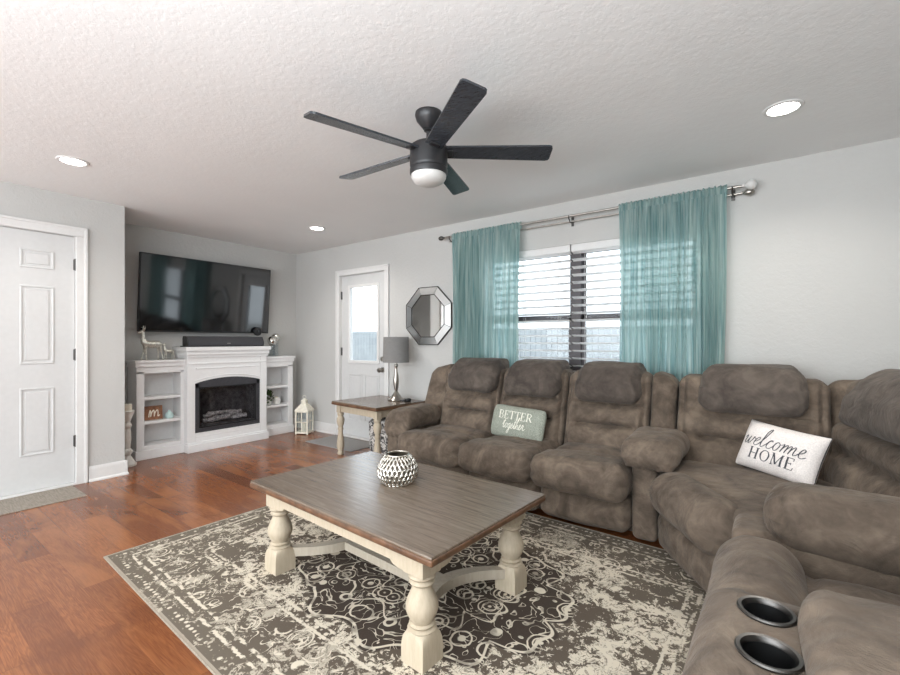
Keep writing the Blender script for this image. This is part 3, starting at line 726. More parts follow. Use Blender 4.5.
def poly_pad(mb, poly, z0, z1, r, seed, crown=0.02, na=96, nr=14):
    # smooth polygon (chaikin) then polar grid from the centroid
    pts = [Vector(p) for p in poly]
    for _ in range(3):
        q = []
        for i in range(len(pts)):
            a_, b_ = pts[i], pts[(i + 1) % len(pts)]
            q += [a_.lerp(b_, 0.22), a_.lerp(b_, 0.78)]
        pts = q
    cen = sum(pts, Vector((0, 0))) / len(pts)
    rim = []
    for k in range(na):
        th = 2 * PI * k / na; d = Vector((math.cos(th), math.sin(th))); best = 0.01
        for i in range(len(pts)):
            a_, b_ = pts[i] - cen, pts[(i + 1) % len(pts)] - cen; e = b_ - a_
            den = d.x * e.y - d.y * e.x
            if abs(den) < 1e-9: continue
            t = (a_.x * e.y - a_.y * e.x) / den; s_ = (a_.x * d.y - a_.y * d.x) / den
            if t > 0 and -1e-6 <= s_ <= 1 + 1e-6: best = max(best, t)
        rim.append((d, best))
    vs = []; fs = []
    rows = [i / nr for i in range(1, nr + 1)]
    def zt(dist_in, top):
        if dist_in >= r: k = 0.0
        else:
            x = 1 - dist_in / r; k = r * (1 - math.sqrt(max(0, 1 - x * x)))
        return (z1 - k) if top else (z0 + min(k, (z1 - z0) / 2 - 0.001))
    for top in (True, False):
        vs.append((cen.x, cen.y, (z1 + crown) if top else z0))
        for f in rows:
            f = 1 - (1 - f) ** 1.8
            for d, L in rim:
                p = cen + d * (L * f); z = zt(L * (1 - f), top)
                if top: z += crown * (1 - f * f)
                q = Vector((p.x + seed, p.y, z)) * 4.5
                nn = noise.noise_vector(q) * 0.010 * (1 if top else 0.3)
                vs.append((p.x + nn.x, p.y + nn.y, z + nn.z))
    S = 1 + nr * na
    for s0, fl in ((0, False), (S, True)):
        for k in range(na):
            t = (s0, s0 + 1 + k, s0 + 1 + (k + 1) % na); fs.append(t)
            for j in range(nr - 1):
                a_ = s0 + 1 + j * na + k; b_ = s0 + 1 + j * na + (k + 1) % na
                fs.append((a_, a_ + na, b_ + na, b_))
    for k in range(na):
        a_ = 1 + (nr - 1) * na + k; b_ = 1 + (nr - 1) * na + (k + 1) % na
        fs.append((a_, a_ + S, b_ + S, b_))
    mb.add(vs, fs)
b = MB(); poly_pad(b, [(4.91, -0.44), (4.91, -0.93), (5.26, -1.42), (5.36, -1.585), (5.80, -1.585), (5.80, -0.44)], 0.28, 0.455, 0.075, 3.0); b.build('seat_cushion', 'suede', wedge, 80)
b = MB(); poly_pad(b, [(4.93, -0.35), (4.93, -0.90), (5.30, -1.38), (5.38, -1.575), (6.04, -1.575), (6.04, -0.26)], 0.03, 0.30, 0.02, 5.0, 0.0); b.build('base_frame', 'suede_dark', wedge, 60)
# front roll and lower panel along the diagonal from (4.90,-0.95) to (5.31,-1.50)
ang = math.atan2(-1.47 + 0.98, 5.26 - 4.92)
XD = Matrix.Translation((5.105, -1.215, 0)) @ Matrix.Rotation(ang, 4, 'Z')
b = MB(); pad_block(b, -0.32, 0.30, -0.115, 0.135, 0.235, 0.485, 7.0, xf=XD, r=0.115); b.build('footrest_pad', 'suede', wedge, 70)
b = MB(); pad_block(b, -0.305, 0.29, -0.055, 0.11, 0.045, 0.255, 8.0, xf=XD, r=0.05); b.build('front_panel', 'suede', wedge, 70)

# loveseat with console, facing -x.  local frame: x_local = along -Y world, front at -y_local
love = thing('console_loveseat', 'brown-grey microsuede loveseat section with two cup holders in its console', 'sofa', (5.7, -2.6, 0))
def XL(yc): return Matrix.Translation((6.27, yc, 0)) @ Matrix.Rotation(-PI / 2, 4, 'Z')
# helper: world (x,y) -> local of XL(0): lx = -y, ly = x - 6.27
X0 = XL(0)
b = MB(); arm_base(b, 1.605, 1.835, -0.965, -0.10, 0.535, 21.0, xf=X0); b.build('arm', 'suede', love, 70)
b = MB(); arm_pad(b, 1.735, 0.275, -0.87, -0.34, 0.47, 0.705, 22.0, xf=X0, droop=0.0); b.build('arm_pad', 'suede', love, 70)
def love_seat(l0, l1, sd):
    b = MB(); seat_block(b, l0, l1, -0.92, -0.42, 0.27, 0.455, sd, xf=X0); b.build('seat_cushion', 'suede', love, 70)
    b = MB(); pad_block(b, l0, l1, -1.00, -0.76, 0.235, 0.552, sd + 1, xf=X0, r=0.10); b.build('footrest_pad', 'suede', love, 70)
    b = MB(); pad_block(b, l0 + 0.006, l1 - 0.006, -0.975, -0.82, 0.045, 0.25, sd + 2, xf=X0, r=0.05); b.build('front_panel', 'suede', love, 70)
    b = MB(); back_block(b, l0, l1, -0.41, -0.20, 0.36, 0.99, seed=sd + 3, xf=X0); b.build('backrest', 'suede', love, 70)
    b = MB(); headrest(b, l0 + 0.09, l1 - 0.09, sd + 4, xf=X0, y0=-0.44); b.build('headrest', 'suede_dark', love, 70)
love_seat(1.845, 2.485, 31.0)
love_seat(2.865, 3.45, 41.0)
b = MB(); arm_base(b, 3.46, 3.66, -0.98, -0.10, 0.545, 51.0, xf=X0); b.build('arm', 'suede', love, 70)
b = MB(); arm_pad(b, 3.57, 0.26, -0.96, -0.38, 0.46, 0.66, 52.0, xf=X0, droop=0.05); b.build('arm_pad', 'suede', love, 70)
b = MB().box(5.40, 6.04, -3.45, -1.62, 0.03, 0.30, 0.01); b.build('base_frame', 'suede_dark', love)
b = MB().box(6.05, 6.2, -3.6, -1.61, 0.05, 0.93, 0.03, 3); b.build('back_shell', 'suede', love, 60)
# console: rounded front block with two wells
CUPS = [(5.413, -2.585), (5.417, -2.735)]
CR = 0.043
def console():
    zt = 0.645; xs0, xs1 = 5.285, 6.02; y0_, y1_ = -2.855, -2.49
    vs = []; fs = []; rf = 0.075
    # profile swept across y: from front bottom up over a rounded nose to the back
    prof = [(xs0 + 0.05, 0.05), (xs0 + 0.02, 0.25), (xs0, 0.40), (xs0, zt - rf)]
    for i in range(1, 10):
        a = PI / 2 * i / 9; prof.append((xs0 + rf * (1 - math.cos(a)), zt - rf + rf * math.sin(a)))
    prof += [(xs0 + 0.25, zt), (xs1, zt), (xs1, 0.05)]
    # top deck between x=xs0+rf and xs0+.25 carries the wells: built separately
    flat = len(prof) - 4     # index of the point where the nose ends
    ys = [y0_ + 0.0, y0_ + 0.012, y0_ + 0.03] + [y0_ + 0.03 + (y1_ - y0_ - 0.06) * k / 10 for k in range(1, 10)] + [y1_ - 0.03, y1_ - 0.012, y1_]
    def pt(k, y):
        x, z = prof[k]; e = min(y - y0_, y1_ - y)
        d = 0.014 * max(0, 1 - e / 0.03) ** 2
        n_ = noise.noise(Vector((x * 6, y * 6, z * 6))) * 0.004
        return (x + (d if k <= flat else 0) + (n_ if k < flat else 0), y, z - (d if flat - 6 <= k < len(prof) - 1 else 0))
    n = len(ys)
    for k in range(len(prof)):
        for y in ys: vs.append(pt(k, y))
    for k in range(len(prof) - 1):
        if k == flat: continue
        for j in range(n - 1):
            a = k * n + j; fs.append((a, a + 1, a + n + 1, a + n))
    fs.append(tuple(k * n for k in range(len(prof)))); fs.append(tuple(k * n + n - 1 for k in range(len(prof))))
    b = MB(); b.add(vs, fs)
    # deck with two round holes
    bm = bmesh.new()
    outer = [pt(flat, y) for y in ys] + [pt(flat + 1, y) for y in reversed(ys)]
    ev = [bm.verts.new(p) for p in outer]; ed = [bm.edges.new((ev[i], ev[(i + 1) % len(ev)])) for i in range(len(ev))]
    for cx, cy in CUPS:
        cv = [bm.verts.new((cx + CR * math.cos(2 * PI * i / 32), cy + CR * math.sin(2 * PI * i / 32), zt)) for i in range(32)]
        ed += [bm.edges.new((cv[i], cv[(i + 1) % 32])) for i in range(32)]
    bmesh.ops.triangle_fill(bm, use_beauty=True, use_dissolve=False, edges=ed)
    bm.verts.index_update()
    b.add([v.co.copy() for v in bm.verts], [[v.index for v in f.verts] for f in bm.faces]); bm.free()
    o = b.build('console', 'suede', love, 60)
    for cx, cy in CUPS:
        h = MB().lathe([(CR + 0.008, 0.0005), (CR + 0.0095, 0.004), (CR + 0.007, 0.007), (CR + 0.001, 0.006), (CR - 0.002, 0.001), (CR - 0.003, -0.004)], (cx, cy, zt), 40, cap=False).build('cup_holder', 'steel', o)
        MB().lathe([(CR - 0.0025, -0.002), (CR - 0.006, -0.13), (0.0, -0.131)], (cx, cy, zt), 32, cap=False).build('cup_well', 'dark_void', o)
    b = MB()
    def fn(p, u):
        e = max(0.0, -u.x - 0.75) / 0.25
        if u.z > 0: p.z += 0.004 * math.sin(p.y * 85) * e
        return p
    b.cushion((5.78, (y0_ + y1_) / 2, 0.655), (0.60, 0.345, 0.095), 0.045, fn, n=40, nz=0.007, seed=61, puff=0.018)
    b.build('console_lid', 'suede', love, 70)
console()

# ------------------------------------------------------------------ throw pillows
def pillow(name, label, cat, W, Hh, T, mat, loc, normal, roll, lean_z, corner_round=0.0, seed=0.0):
    """front faces local -y, x right, z up"""
    t = thing(name, label, cat, loc, local=True)
    n = Vector(normal).normalized()
    # orientation matrix: local -y -> (normal tilted up)
    yaw = math.atan2(n.x, -n.y)
    t.rotation_euler = (Matrix.Rotation(yaw, 3, 'Z') @ Matrix.Rotation(-lean_z, 3, 'X') @ Matrix.Rotation(roll, 3, 'Y')).to_euler()
    def outline(u, v):
        k = 0.035
        x = u * W / 2 * (1 - k * (1 - v * v)); z = v * Hh / 2 * (1 - k * 1.3 * (1 - u * u))
        if corner_round > 0:
            # squircle blend
            m = corner_round
            x *= math.sqrt(1 - m * v * v * v * v / 2); z *= math.sqrt(1 - m * u ** 6 / 2)
        return x, z
    def hgt(u, v):
        a = max(0, (1 - u ** 4) * (1 - v ** 4))
        w_ = noise.noise(Vector((u * 2.2 + seed, v * 2.2, 1.0))) * 0.10 + noise.noise(Vector((u * 5 + seed, v * 5, 4.0))) * 0.04
        return T / 2 * (a ** 0.55) * (1 + w_) + 0.002
    N = 40; vs = []; fs = []
    for side in (-1, 1):
        for j in range(N + 1):
            for i in range(N + 1):
                u = math.sin(PI / 2 * (i / N * 2 - 1)); v = math.sin(PI / 2 * (j / N * 2 - 1))
                x, z = outline(u, v); vs.append((x, side * hgt(u, v), z))
    S = (N + 1) ** 2
    for s0 in (0, S):
        for j in range(N):
            for i in range(N):
                a = s0 + j * (N + 1) + i; fs.append((a, a + 1, a + N + 2, a + N + 1))
    for i in range(N):
        for a, b_ in ((i, i + 1), (N * (N + 1) + i, N * (N + 1) + i + 1), (i * (N + 1), (i + 1) * (N + 1)), (i * (N + 1) + N, (i + 1) * (N + 1) + N)):
            fs.append((a, b_, b_ + S, a + S))
    MB().add(vs, fs).build('pillow_cover', mat, t, 70)
    rim = []
    for k in range(4):
        for i in range(N):
            s_ = math.sin(PI / 2 * (i / N * 2 - 1)); u, v = [(s_, -1), (1, s_), (-s_, 1), (-1, -s_)][k]
            x, z = outline(u, v); rim.append((x, 0, z))
    def surf(x, z, off=0.0016):
        return (x, -hgt(min(1, max(-1, x / (W / 2))), min(1, max(-1, z / (Hh / 2)))) - off, z)
    return t, surf, rim

def catmull(pts, n=8):
    P = [Vector(p) for p in pts]; P = [P[0] * 2 - P[1]] + P + [P[-1] * 2 - P[-2]]; out = []
    for i in range(1, len(P) - 2):
        for k in range(n):
            t = k / n
            out.append(0.5 * ((2 * P[i]) + (P[i + 1] - P[i - 1]) * t + (2 * P[i - 1] - 5 * P[i] + 4 * P[i + 1] - P[i + 2]) * t * t + (3 * P[i] - P[i - 1] - 3 * P[i + 1] + P[i + 2]) * t ** 3))
    out.append(P[-2]); return out
def ribbon(mb, pts, wd, surf, sx, ox, oz, slant=0.0, thin=0.0):
    """pts in glyph units; wd stroke width (m); a calligraphic pen is wider on down strokes when thin > 0"""
    vs = []; fs = []; m = len(pts)
    for i, p in enumerate(pts):
        t = (pts[min(i + 1, m - 1)] - pts[max(i - 1, 0)])
        if t.length < 1e-9: t = Vector((1, 0))
        t.normalize(); nrm = Vector((-t.y, t.x)); ww = wd * (1 - thin * abs(t.x)) / 2
        c_ = Vector(((p.x + slant * p.y) * sx + ox, p.y * sx + oz))
        for s_ in (-1, 1): vs.append(surf(c_.x + nrm.x * ww * s_, c_.y + nrm.y * ww * s_))
    for i in range(m - 1): fs.append((2 * i, 2 * i + 1, 2 * i + 3, 2 * i + 2))
    mb.add(vs, fs)
# serif capitals: list of (x0,y0,x1,y1,width) strokes in a unit-high box, plus serifs
def seg(mb, a, b_, wd, surf, sx, ox, oz):
    A = Vector(a); B = Vector(b_); n = max(2, int((B - A).length * 10)); pts = [A.lerp(B, i / n) for i in range(n + 1)]
    ribbon(mb, pts, wd, surf, sx, ox, oz)
SER = {
    'H': (0.82, [((0.14, 0), (0.14, 1), 1), ((0.68, 0), (0.68, 1), 1), ((0.14, 0.5), (0.68, 0.5), .4), ((0, 0.02), (0.28, 0.02), .35), ((0, 0.98), (0.28, 0.98), .35), ((0.54, 0.02), (0.82, 0.02), .35), ((0.54, 0.98), (0.82, 0.98), .35)]),
    'M': (1.0, [((0.13, 0), (0.13, 1), .5), ((0.87, 0), (0.87, 1), 1), ((0.13, 1), (0.5, 0.08), 1), ((0.5, 0.08), (0.87, 1), .45), ((0, 0.02), (0.26, 0.02), .35), ((0, 0.98), (0.2, 0.98), .35), ((0.72, 0.02), (1.0, 0.02), .35), ((0.8, 0.98), (1.0, 0.98), .35)]),
    'E': (0.68, [((0.14, 0), (0.14, 1), 1), ((0, 0.02), (0.62, 0.02), .38), ((0, 0.98), (0.60, 0.98), .38), ((0.14, 0.52), (0.46, 0.52), .38), ((0.62, 0.0), (0.65, 0.24), .4), ((0.60, 1.0), (0.60, 0.78), .4), ((0.46, 0.42), (0.46, 0.62), .4)]),
    'T': (0.72, [((0.36, 0), (0.36, 1), 1), ((0.02, 0.98), (0.70, 0.98), .4), ((0.22, 0.02), (0.50, 0.02), .35), ((0.02, 1.0), (0.0, 0.78), .4), ((0.70, 1.0), (0.72, 0.78), .4)]),
    'B': (0.70, [((0.14, 0), (0.14, 1), 1), ((0, 0.02), (0.4, 0.02), .38), ((0, 0.98), (0.38, 0.98), .38), ((0.14, 0.53), (0.4, 0.53), .35)]),
    'R': (0.78, [((0.14, 0), (0.14, 1), 1), ((0, 0.98), (0.38, 0.98), .38), ((0.14, 0.5), (0.4, 0.5), .35), ((0, 0.02), (0.28, 0.02), .35), ((0.38, 0.5), (0.68, 0.02), 1), ((0.60, 0.02), (0.8, 0.02), .35)]),
    'O': (0.86, []),
}
def arc(cx, cy, rx, ry, a0, a1, n=20):
    return [Vector((cx + rx * math.cos(R(a0 + (a1 - a0) * i / n)), cy + ry * math.sin(R(a0 + (a1 - a0) * i / n)))) for i in range(n + 1)]
def serif(mb, word, wd, surf, sx, ox, oz, gap=0.13):
    x = 0.0
    for ch in word:
        W_, segs = SER[ch]
        for a, b_, k in segs: seg(mb, (a[0] + x, a[1]), (b_[0] + x, b_[1]), wd * k, surf, sx, ox, oz)
        if ch == 'O': ribbon(mb, arc(x + 0.43, 0.5, 0.36, 0.47, 90, 450, 40), wd, surf, sx, ox, oz, thin=0.6)
        if ch == 'B':
            ribbon(mb, arc(x + 0.36, 0.755, 0.22, 0.225, 90, -90), wd * 0.8, surf, sx, ox, oz, thin=0.55); ribbon(mb, arc(x + 0.38, 0.275, 0.26, 0.255, 90, -90), wd * 0.85, surf, sx, ox, oz, thin=0.55)
        if ch == 'R': ribbon(mb, arc(x + 0.36, 0.74, 0.24, 0.24, 90, -90), wd * 0.8, surf, sx, ox, oz, thin=0.55)
        x += W_ + gap
    return x - gap
WELCOME = [
    # w
    [(0.0, 0.62), (0.12, 0.80), (0.20, 0.90), (0.22, 0.60), (0.20, 0.25), (0.30, 0.04), (0.46, 0.20), (0.58, 0.62), (0.62, 0.86), (0.60, 0.40), (0.66, 0.06), (0.82, 0.12), (0.98, 0.50), (1.02, 0.88), (1.12, 0.74), (1.28, 0.66),
     # e
     (1.40, 0.42), (1.58, 0.56), (1.68, 0.80), (1.56, 0.94), (1.38, 0.76), (1.30, 0.40), (1.38, 0.08), (1.62, 0.02), (1.86, 0.28),
     # l
     (2.08, 0.80), (2.30, 1.50), (2.36, 1.98), (2.24, 2.06), (2.10, 1.60), (2.02, 0.90), (2.04, 0.20), (2.20, 0.00), (2.42, 0.22), (2.60, 0.50),
     # c
     (2.76, 0.84), (2.98, 0.94), (3.06, 0.80), (2.96, 0.86), (2.76, 0.76), (2.66, 0.42), (2.76, 0.08), (3.00, 0.02), (3.22, 0.20), (3.34, 0.42),
     # o
     (3.44, 0.80), (3.66, 0.92), (3.50, 0.86), (3.36, 0.50), (3.44, 0.10), (3.66, 0.02), (3.84, 0.34), (3.84, 0.72), (3.66, 0.90), (3.86, 0.74), (4.08, 0.80),
     # m
     (4.20, 0.90), (4.20, 0.50), (4.14, 0.04), (4.24, 0.50), (4.46, 0.88), (4.58, 0.80), (4.56, 0.40), (4.52, 0.04), (4.62, 0.50), (4.86, 0.88), (4.98, 0.80), (4.96, 0.40), (4.92, 0.04), (5.04, 0.50), (5.26, 0.88), (5.38, 0.76), (5.36, 0.36), (5.42, 0.04), (5.62, 0.14), (5.78, 0.38),
     # e
     (5.94, 0.46), (6.10, 0.62), (6.16, 0.84), (6.02, 0.94), (5.86, 0.72), (5.80, 0.38), (5.90, 0.06), (6.14, 0.00), (6.42, 0.22)]]
TOGETHER = [
    [(0.0, 0.5), (0.2, 1.0), (0.3, 1.5), (0.24, 0.9), (0.22, 0.2), (0.34, 0.0), (0.5, 0.2), (0.68, 0.7), (0.8, 0.76), (0.62, 0.6), (0.62, 0.16), (0.8, 0.02), (0.98, 0.3), (0.92, 0.7), (0.8, 0.78), (1.05, 0.6),
     (1.36, 0.8), (1.46, 0.72), (1.2, 0.62), (1.2, 0.14), (1.38, 0.06), (1.52, 0.6), (1.5, -0.2), (1.34, -0.8), (1.16, -0.7), (1.3, -0.3), (1.7, 0.2), (1.96, 0.6), (1.86, 0.84), (1.72, 0.5), (1.78, 0.08), (1.98, 0.04), (2.2, 0.5), (2.4, 1.5), (2.32, 0.8), (2.32, 0.1), (2.5, 0.1), (2.7, 0.9), (2.9, 1.8), (2.8, 1.9), (2.68, 1.0), (2.66, 0.02),
     (2.76, 0.5), (2.94, 0.74), (3.02, 0.5), (3.02, 0.06), (3.2, 0.12), (3.42, 0.5), (3.5, 0.78), (3.36, 0.8), (3.28, 0.4), (3.36, 0.04), (3.6, 0.1), (3.8, 0.6), (3.86, 0.9), (3.92, 0.74), (4.04, 0.74), (4.0, 0.3), (4.1, 0.04), (4.3, 0.1), (4.5, 0.3)],
    [(0.02, 1.02), (0.5, 1.12)], [(2.1, 1.05), (2.6, 1.12)]]
# 'together' has extra t h: fine strokes above are drawn as one joined script line

t, surf, rim = pillow('throw_pillow', 'white lumbar throw pillow reading welcome HOME, in the corner of the sectional', 'pillow', 0.43, 0.285, 0.13, 'pillow_white',
                      (5.462, -0.66, 0.595), (-0.57, -0.82, 0), R(4), R(24), seed=2.0)
MB().tube(rim, 0.0035, 6, closed=True).build('piping', 'piping', t)
b = MB()
for st in WELCOME: ribbon(b, catmull(st, 7), 0.0062, surf, 0.0535, -0.180, -0.010, slant=0.22, thin=0.45)
serif(b, 'HOME', 0.0095, surf, 0.064, -0.115, -0.086, gap=0.15)
b.build('lettering', 'ink', t, 0)
t, surf, rim = pillow('throw_pillow', 'sage green throw pillow reading BETTER together, on the middle seat of the sofa', 'pillow', 0.485, 0.26, 0.10, 'pillow_sage',
                      (3.835, -0.665, 0.578), (-0.08, -1, 0), R(2), R(16), corner_round=0.35, seed=8.0)
b = MB(); wl = 0.049
serif(b, 'BETTER', 0.0085, surf, 0.062, -0.150, 0.018, gap=0.10)
for st in TOGETHER: ribbon(b, catmull(st, 7), 0.0055, surf, 0.046, -0.105, -0.052, slant=0.2, thin=0.2)
b.build('lettering', 'stitch', t, 0)

# ------------------------------------------------------------------ rug, mats
rr = R(-2.3)
rc = Vector((2.41, -2.885)) + Matrix.Rotation(rr, 2) @ Vector((RUG_HX, RUG_HY))
rug = thing('area_rug', 'large distressed dark brown and cream medallion rug under the coffee table', 'rug', (rc.x, rc.y, 0), rr, local=True)
MB().box(-RUG_HX, RUG_HX, -RUG_HY, RUG_HY, 0.0, 0.009).build('rug_pile', 'rug', rug, 0)
MB().tube([(-RUG_HX, -RUG_HY, 0.005), (RUG_HX, -RUG_HY, 0.005), (RUG_HX, RUG_HY, 0.005), (-RUG_HX, RUG_HY, 0.005)], 0.005, 6, closed=True).build('binding', 'rug_bind', rug)
tag(MB().box(0.70, 1.10, -3.42, -2.63, 0.0, 0.008, 0.003).build('door_mat', 'mat', origin=(0.9, -3.0, 0)), 'taupe ribbed mat lying before the closed six-panel door', 'mat')
tag(MB().box(0.90, 1.72, -0.50, -0.06, 0.0, 0.008, 0.003).build('door_mat', 'mat_grey', origin=(1.3, -0.28, 0)), 'slate grey mat lying before the glazed back door', 'mat')

# ------------------------------------------------------------------ coffee table
def turned_leg(h, blk, s=1.0, n=28):
    """profile of the big turned leg between bottom block and top block; radius list"""
    z0, z1 = blk, h
    P_ = [(0.040, 0.0), (0.052, 0.015), (0.056, 0.04), (0.050, 0.065), (0.040, 0.075), (0.047, 0.095), (0.050, 0.12), (0.046, 0.14), (0.041, 0.15), (0.047, 0.20), (0.058, 0.30), (0.063, 0.38), (0.062, 0.46), (0.055, 0.56), (0.045, 0.66), (0.038, 0.74), (0.036, 0.78), (0.046, 0.81), (0.049, 0.84), (0.044, 0.87), (0.040, 0.89), (0.050, 0.92), (0.053, 0.95), (0.050, 0.98), (0.044, 1.0)]
    return [(r * s, z0 + (z1 - z0) * z) for r, z in P_]
ct = thing('coffee_table', 'large coffee table with brown plank top and cream turned legs on the rug', 'coffee table', (3.858, -2.095, 0.009), R(-3.6), local=True)
HT = 0.462
MB().box(-0.652, 0.652, -0.412, 0.412, HT - 0.012, HT, 0.005).build('tabletop', 'top', ct)
MB().box(-0.655, 0.655, -0.415, 0.415, HT - 0.036, HT - 0.010, 0.008, 3).build('top_edge', 'edge', ct)
LPX, LPY = 0.517, 0.316
TB = 0.335   # bottom of top block
ap = MB()
for sy in (-1, 1):
    y_ = sy * (LPY + 0.038)
    poly = [(-LPX + 0.05, HT - 0.036), (LPX - 0.05, HT - 0.036), (LPX - 0.05, TB + 0.005)]
    poly += [(LPX - 0.05 - 0.012 - 0.06 * math.sin(PI / 2 * k / 8), TB + 0.005 + 0.020 * (1 - math.cos(PI / 2 * k / 8))) for k in range(9)]
    poly += [(-LPX + 0.05 + 0.012 + 0.06 * math.sin(PI / 2 * k / 8), TB + 0.005 + 0.020 * (1 - math.cos(PI / 2 * k / 8))) for k in range(8, -1, -1)] + [(-LPX + 0.05, TB + 0.005)]
    ap.prism(poly, y_ - 0.012, y_ + 0.012, 'y')
for sx in (-1, 1):
    x_ = sx * (LPX + 0.038)
    poly = [(-LPY + 0.05, HT - 0.036), (LPY - 0.05, HT - 0.036), (LPY - 0.05, TB + 0.005)]
    poly += [(LPY - 0.05 - 0.012 - 0.06 * math.sin(PI / 2 * k / 8), TB + 0.005 + 0.020 * (1 - math.cos(PI / 2 * k / 8))) for k in range(9)]
    poly += [(-LPY + 0.05 + 0.012 + 0.06 * math.sin(PI / 2 * k / 8), TB + 0.005 + 0.020 * (1 - math.cos(PI / 2 * k / 8))) for k in range(8, -1, -1)] + [(-LPY + 0.05, TB + 0.005)]
    ap.prism(poly, x_ - 0.012, x_ + 0.012, 'x')
ap.build('apron', 'cream', ct, 30)
for sx in (-1, 1):
    for sy in (-1, 1):
        cx, cy = sx * LPX, sy * LPY
        b = MB(); b.box(cx - 0.052, cx + 0.052, cy - 0.052, cy + 0.052, TB, HT - 0.036, 0.004)
        b.lathe(turned_leg(TB, 0.118), (cx, cy, 0), 32)
        # bottom block with arched lamb's-tongue faces: octagonal shoulder narrowing to a round neck
        hb_ = 0.056
        rings = []
        for z, q in ((0.0, 0.0), (0.062, 0.0), (0.084, 0.12), (0.103, 0.35), (0.116, 0.7), (0.122, 1.0)):
            ring = []
            for k in range(32):
                a = 2 * PI * k / 32; ca, sa = math.cos(a), math.sin(a)
                sq = hb_ / max(abs(ca), abs(sa)); corner = (sq / hb_ - 1) / 0.414
                rr_ = sq * (1 - q * corner * 0.32) * (1 - 0.12 * q * q)
                ring.append((cx + rr_ * ca, cy + rr_ * sa, z))
            rings.append(ring)
        vs = [p for r_ in rings for p in r_]; fs = []
        for j in range(len(rings) - 1):
            for k in range(32): fs.append((j * 32 + k, j * 32 + (k + 1) % 32, (j + 1) * 32 + (k + 1) % 32, (j + 1) * 32 + k))
        fs.append(tuple(reversed(range(32)))); fs.append(tuple((len(rings) - 1) * 32 + k for k in range(32)))
        b.add(vs, fs)
        b.build('leg', 'cream', ct, 35)
SZ0, SZ1 = 0.062, 0.108
for sx in (-1, 1):      # curved end stretchers bowing inwards
    inn = []; out_ = []
    for k in range(21):
        v = -1 + 2 * k / 20; y_ = v * (LPY - 0.035); bow = 0.17 * (1 - v * v)
        out_.append((sx * (LPX + 0.025 - bow), y_)); inn.append((sx * (LPX - 0.025 - bow - 0.01), y_))
    b = MB(); poly = out_ + inn[::-1]
    b.prism(poly, SZ0, SZ1, 'z'); b.build('stretcher', 'stretcher', ct, 40)
b = MB().box(-LPX + 0.185, LPX - 0.185, -0.05, 0.05, SZ0 - 0.002, SZ1 - 0.004, 0.004); b.build('stretcher', 'stretcher', ct)

# woven silver bowl
bowl = thing('candle_bowl', 'round silver lattice bowl standing on the coffee table', 'bowl', (3.835, -2.02, 0.471), 0, local=True)
def bowl_r(t): return 0.045 + 0.060 * math.sin(PI * (0.20 + 0.72 * t))
BH = 0.145
prof = [(0.0, 0.0), (0.055, 0.0)] + [(bowl_r(k / 12) - 0.006, 0.003 + BH * k / 12) for k in range(13)] + [(bowl_r(1) - 0.012, BH + 0.001)] + [(bowl_r(k / 12) - 0.012, 0.006 + BH * k / 12) for k in range(12, -1, -1)] + [(0.0, 0.008)]
MB().lathe(prof, (0, 0, 0), 48, cap=False).build('liner', 'bowl_dark', bowl)
b = MB()
NB = 26
for d in (-1, 1):
    for i in range(NB):
        pts = []
        for k in range(19):
            t_ = k / 18; a = 2 * PI * i / NB + d * t_ * 2 * PI / NB * 3.0
            r_ = bowl_r(t_); pts.append((r_ * math.cos(a), r_ * math.sin(a), 0.003 + BH * t_))
        b.tube(pts, 0.0042, 6)
for zz in (0.0, 1.0):
    b.tube([(bowl_r(zz) * math.cos(2 * PI * k / 40), bowl_r(zz) * math.sin(2 * PI * k / 40), 0.004 + BH * zz) for k in range(40)], 0.005, 6, closed=True)
b.build('lattice', 'silver_bowl', bowl, 60)
b = MB()
for j in range(1, 7):
    for i in range(NB):
        t_ = j / 6.0 - 0.5 / 6; a = 2 * PI * (i + 0.5 * (j % 2)) / NB; r_ = bowl_r(t_) + 0.001
        b.lathe([(0.0, -0.005), (0.0042, -0.003), (0.0055, 0), (0.0042, 0.003), (0.0, 0.005)], (r_ * math.cos(a), r_ * math.sin(a), 0.003 + BH * t_), 6, cap=False)
b.build('bead_row', 'chrome', bowl, 60)

# ------------------------------------------------------------------ end table
et = thing('end_table', 'small end table with brown top and cream turned legs beside the sofa arm', 'end table', (2.035, -0.39, 0), R(-5.5), local=True)
EW, ED, EH = 0.375, 0.335, 0.575
MB().box(-EW, EW, -ED, ED, EH - 0.012, EH, 0.004).build('tabletop', 'top', et)
MB().box(-EW - 0.003, EW + 0.003, -ED - 0.003, ED + 0.003, EH - 0.038, EH - 0.010, 0.008, 3).build('top_edge', 'edge', et)
b = MB()
for sy in (-1, 1): b.box(-EW + 0.06, EW - 0.06, sy * (ED - 0.065) - 0.01, sy * (ED - 0.065) + 0.01, EH - 0.115, EH - 0.036, 0.002)
for sx in (-1, 1): b.box(sx * (EW - 0.06) - 0.01, sx * (EW - 0.06) + 0.01, -ED + 0.065, ED - 0.065, EH - 0.115, EH - 0.036, 0.002)
b.build('apron', 'cream', et)
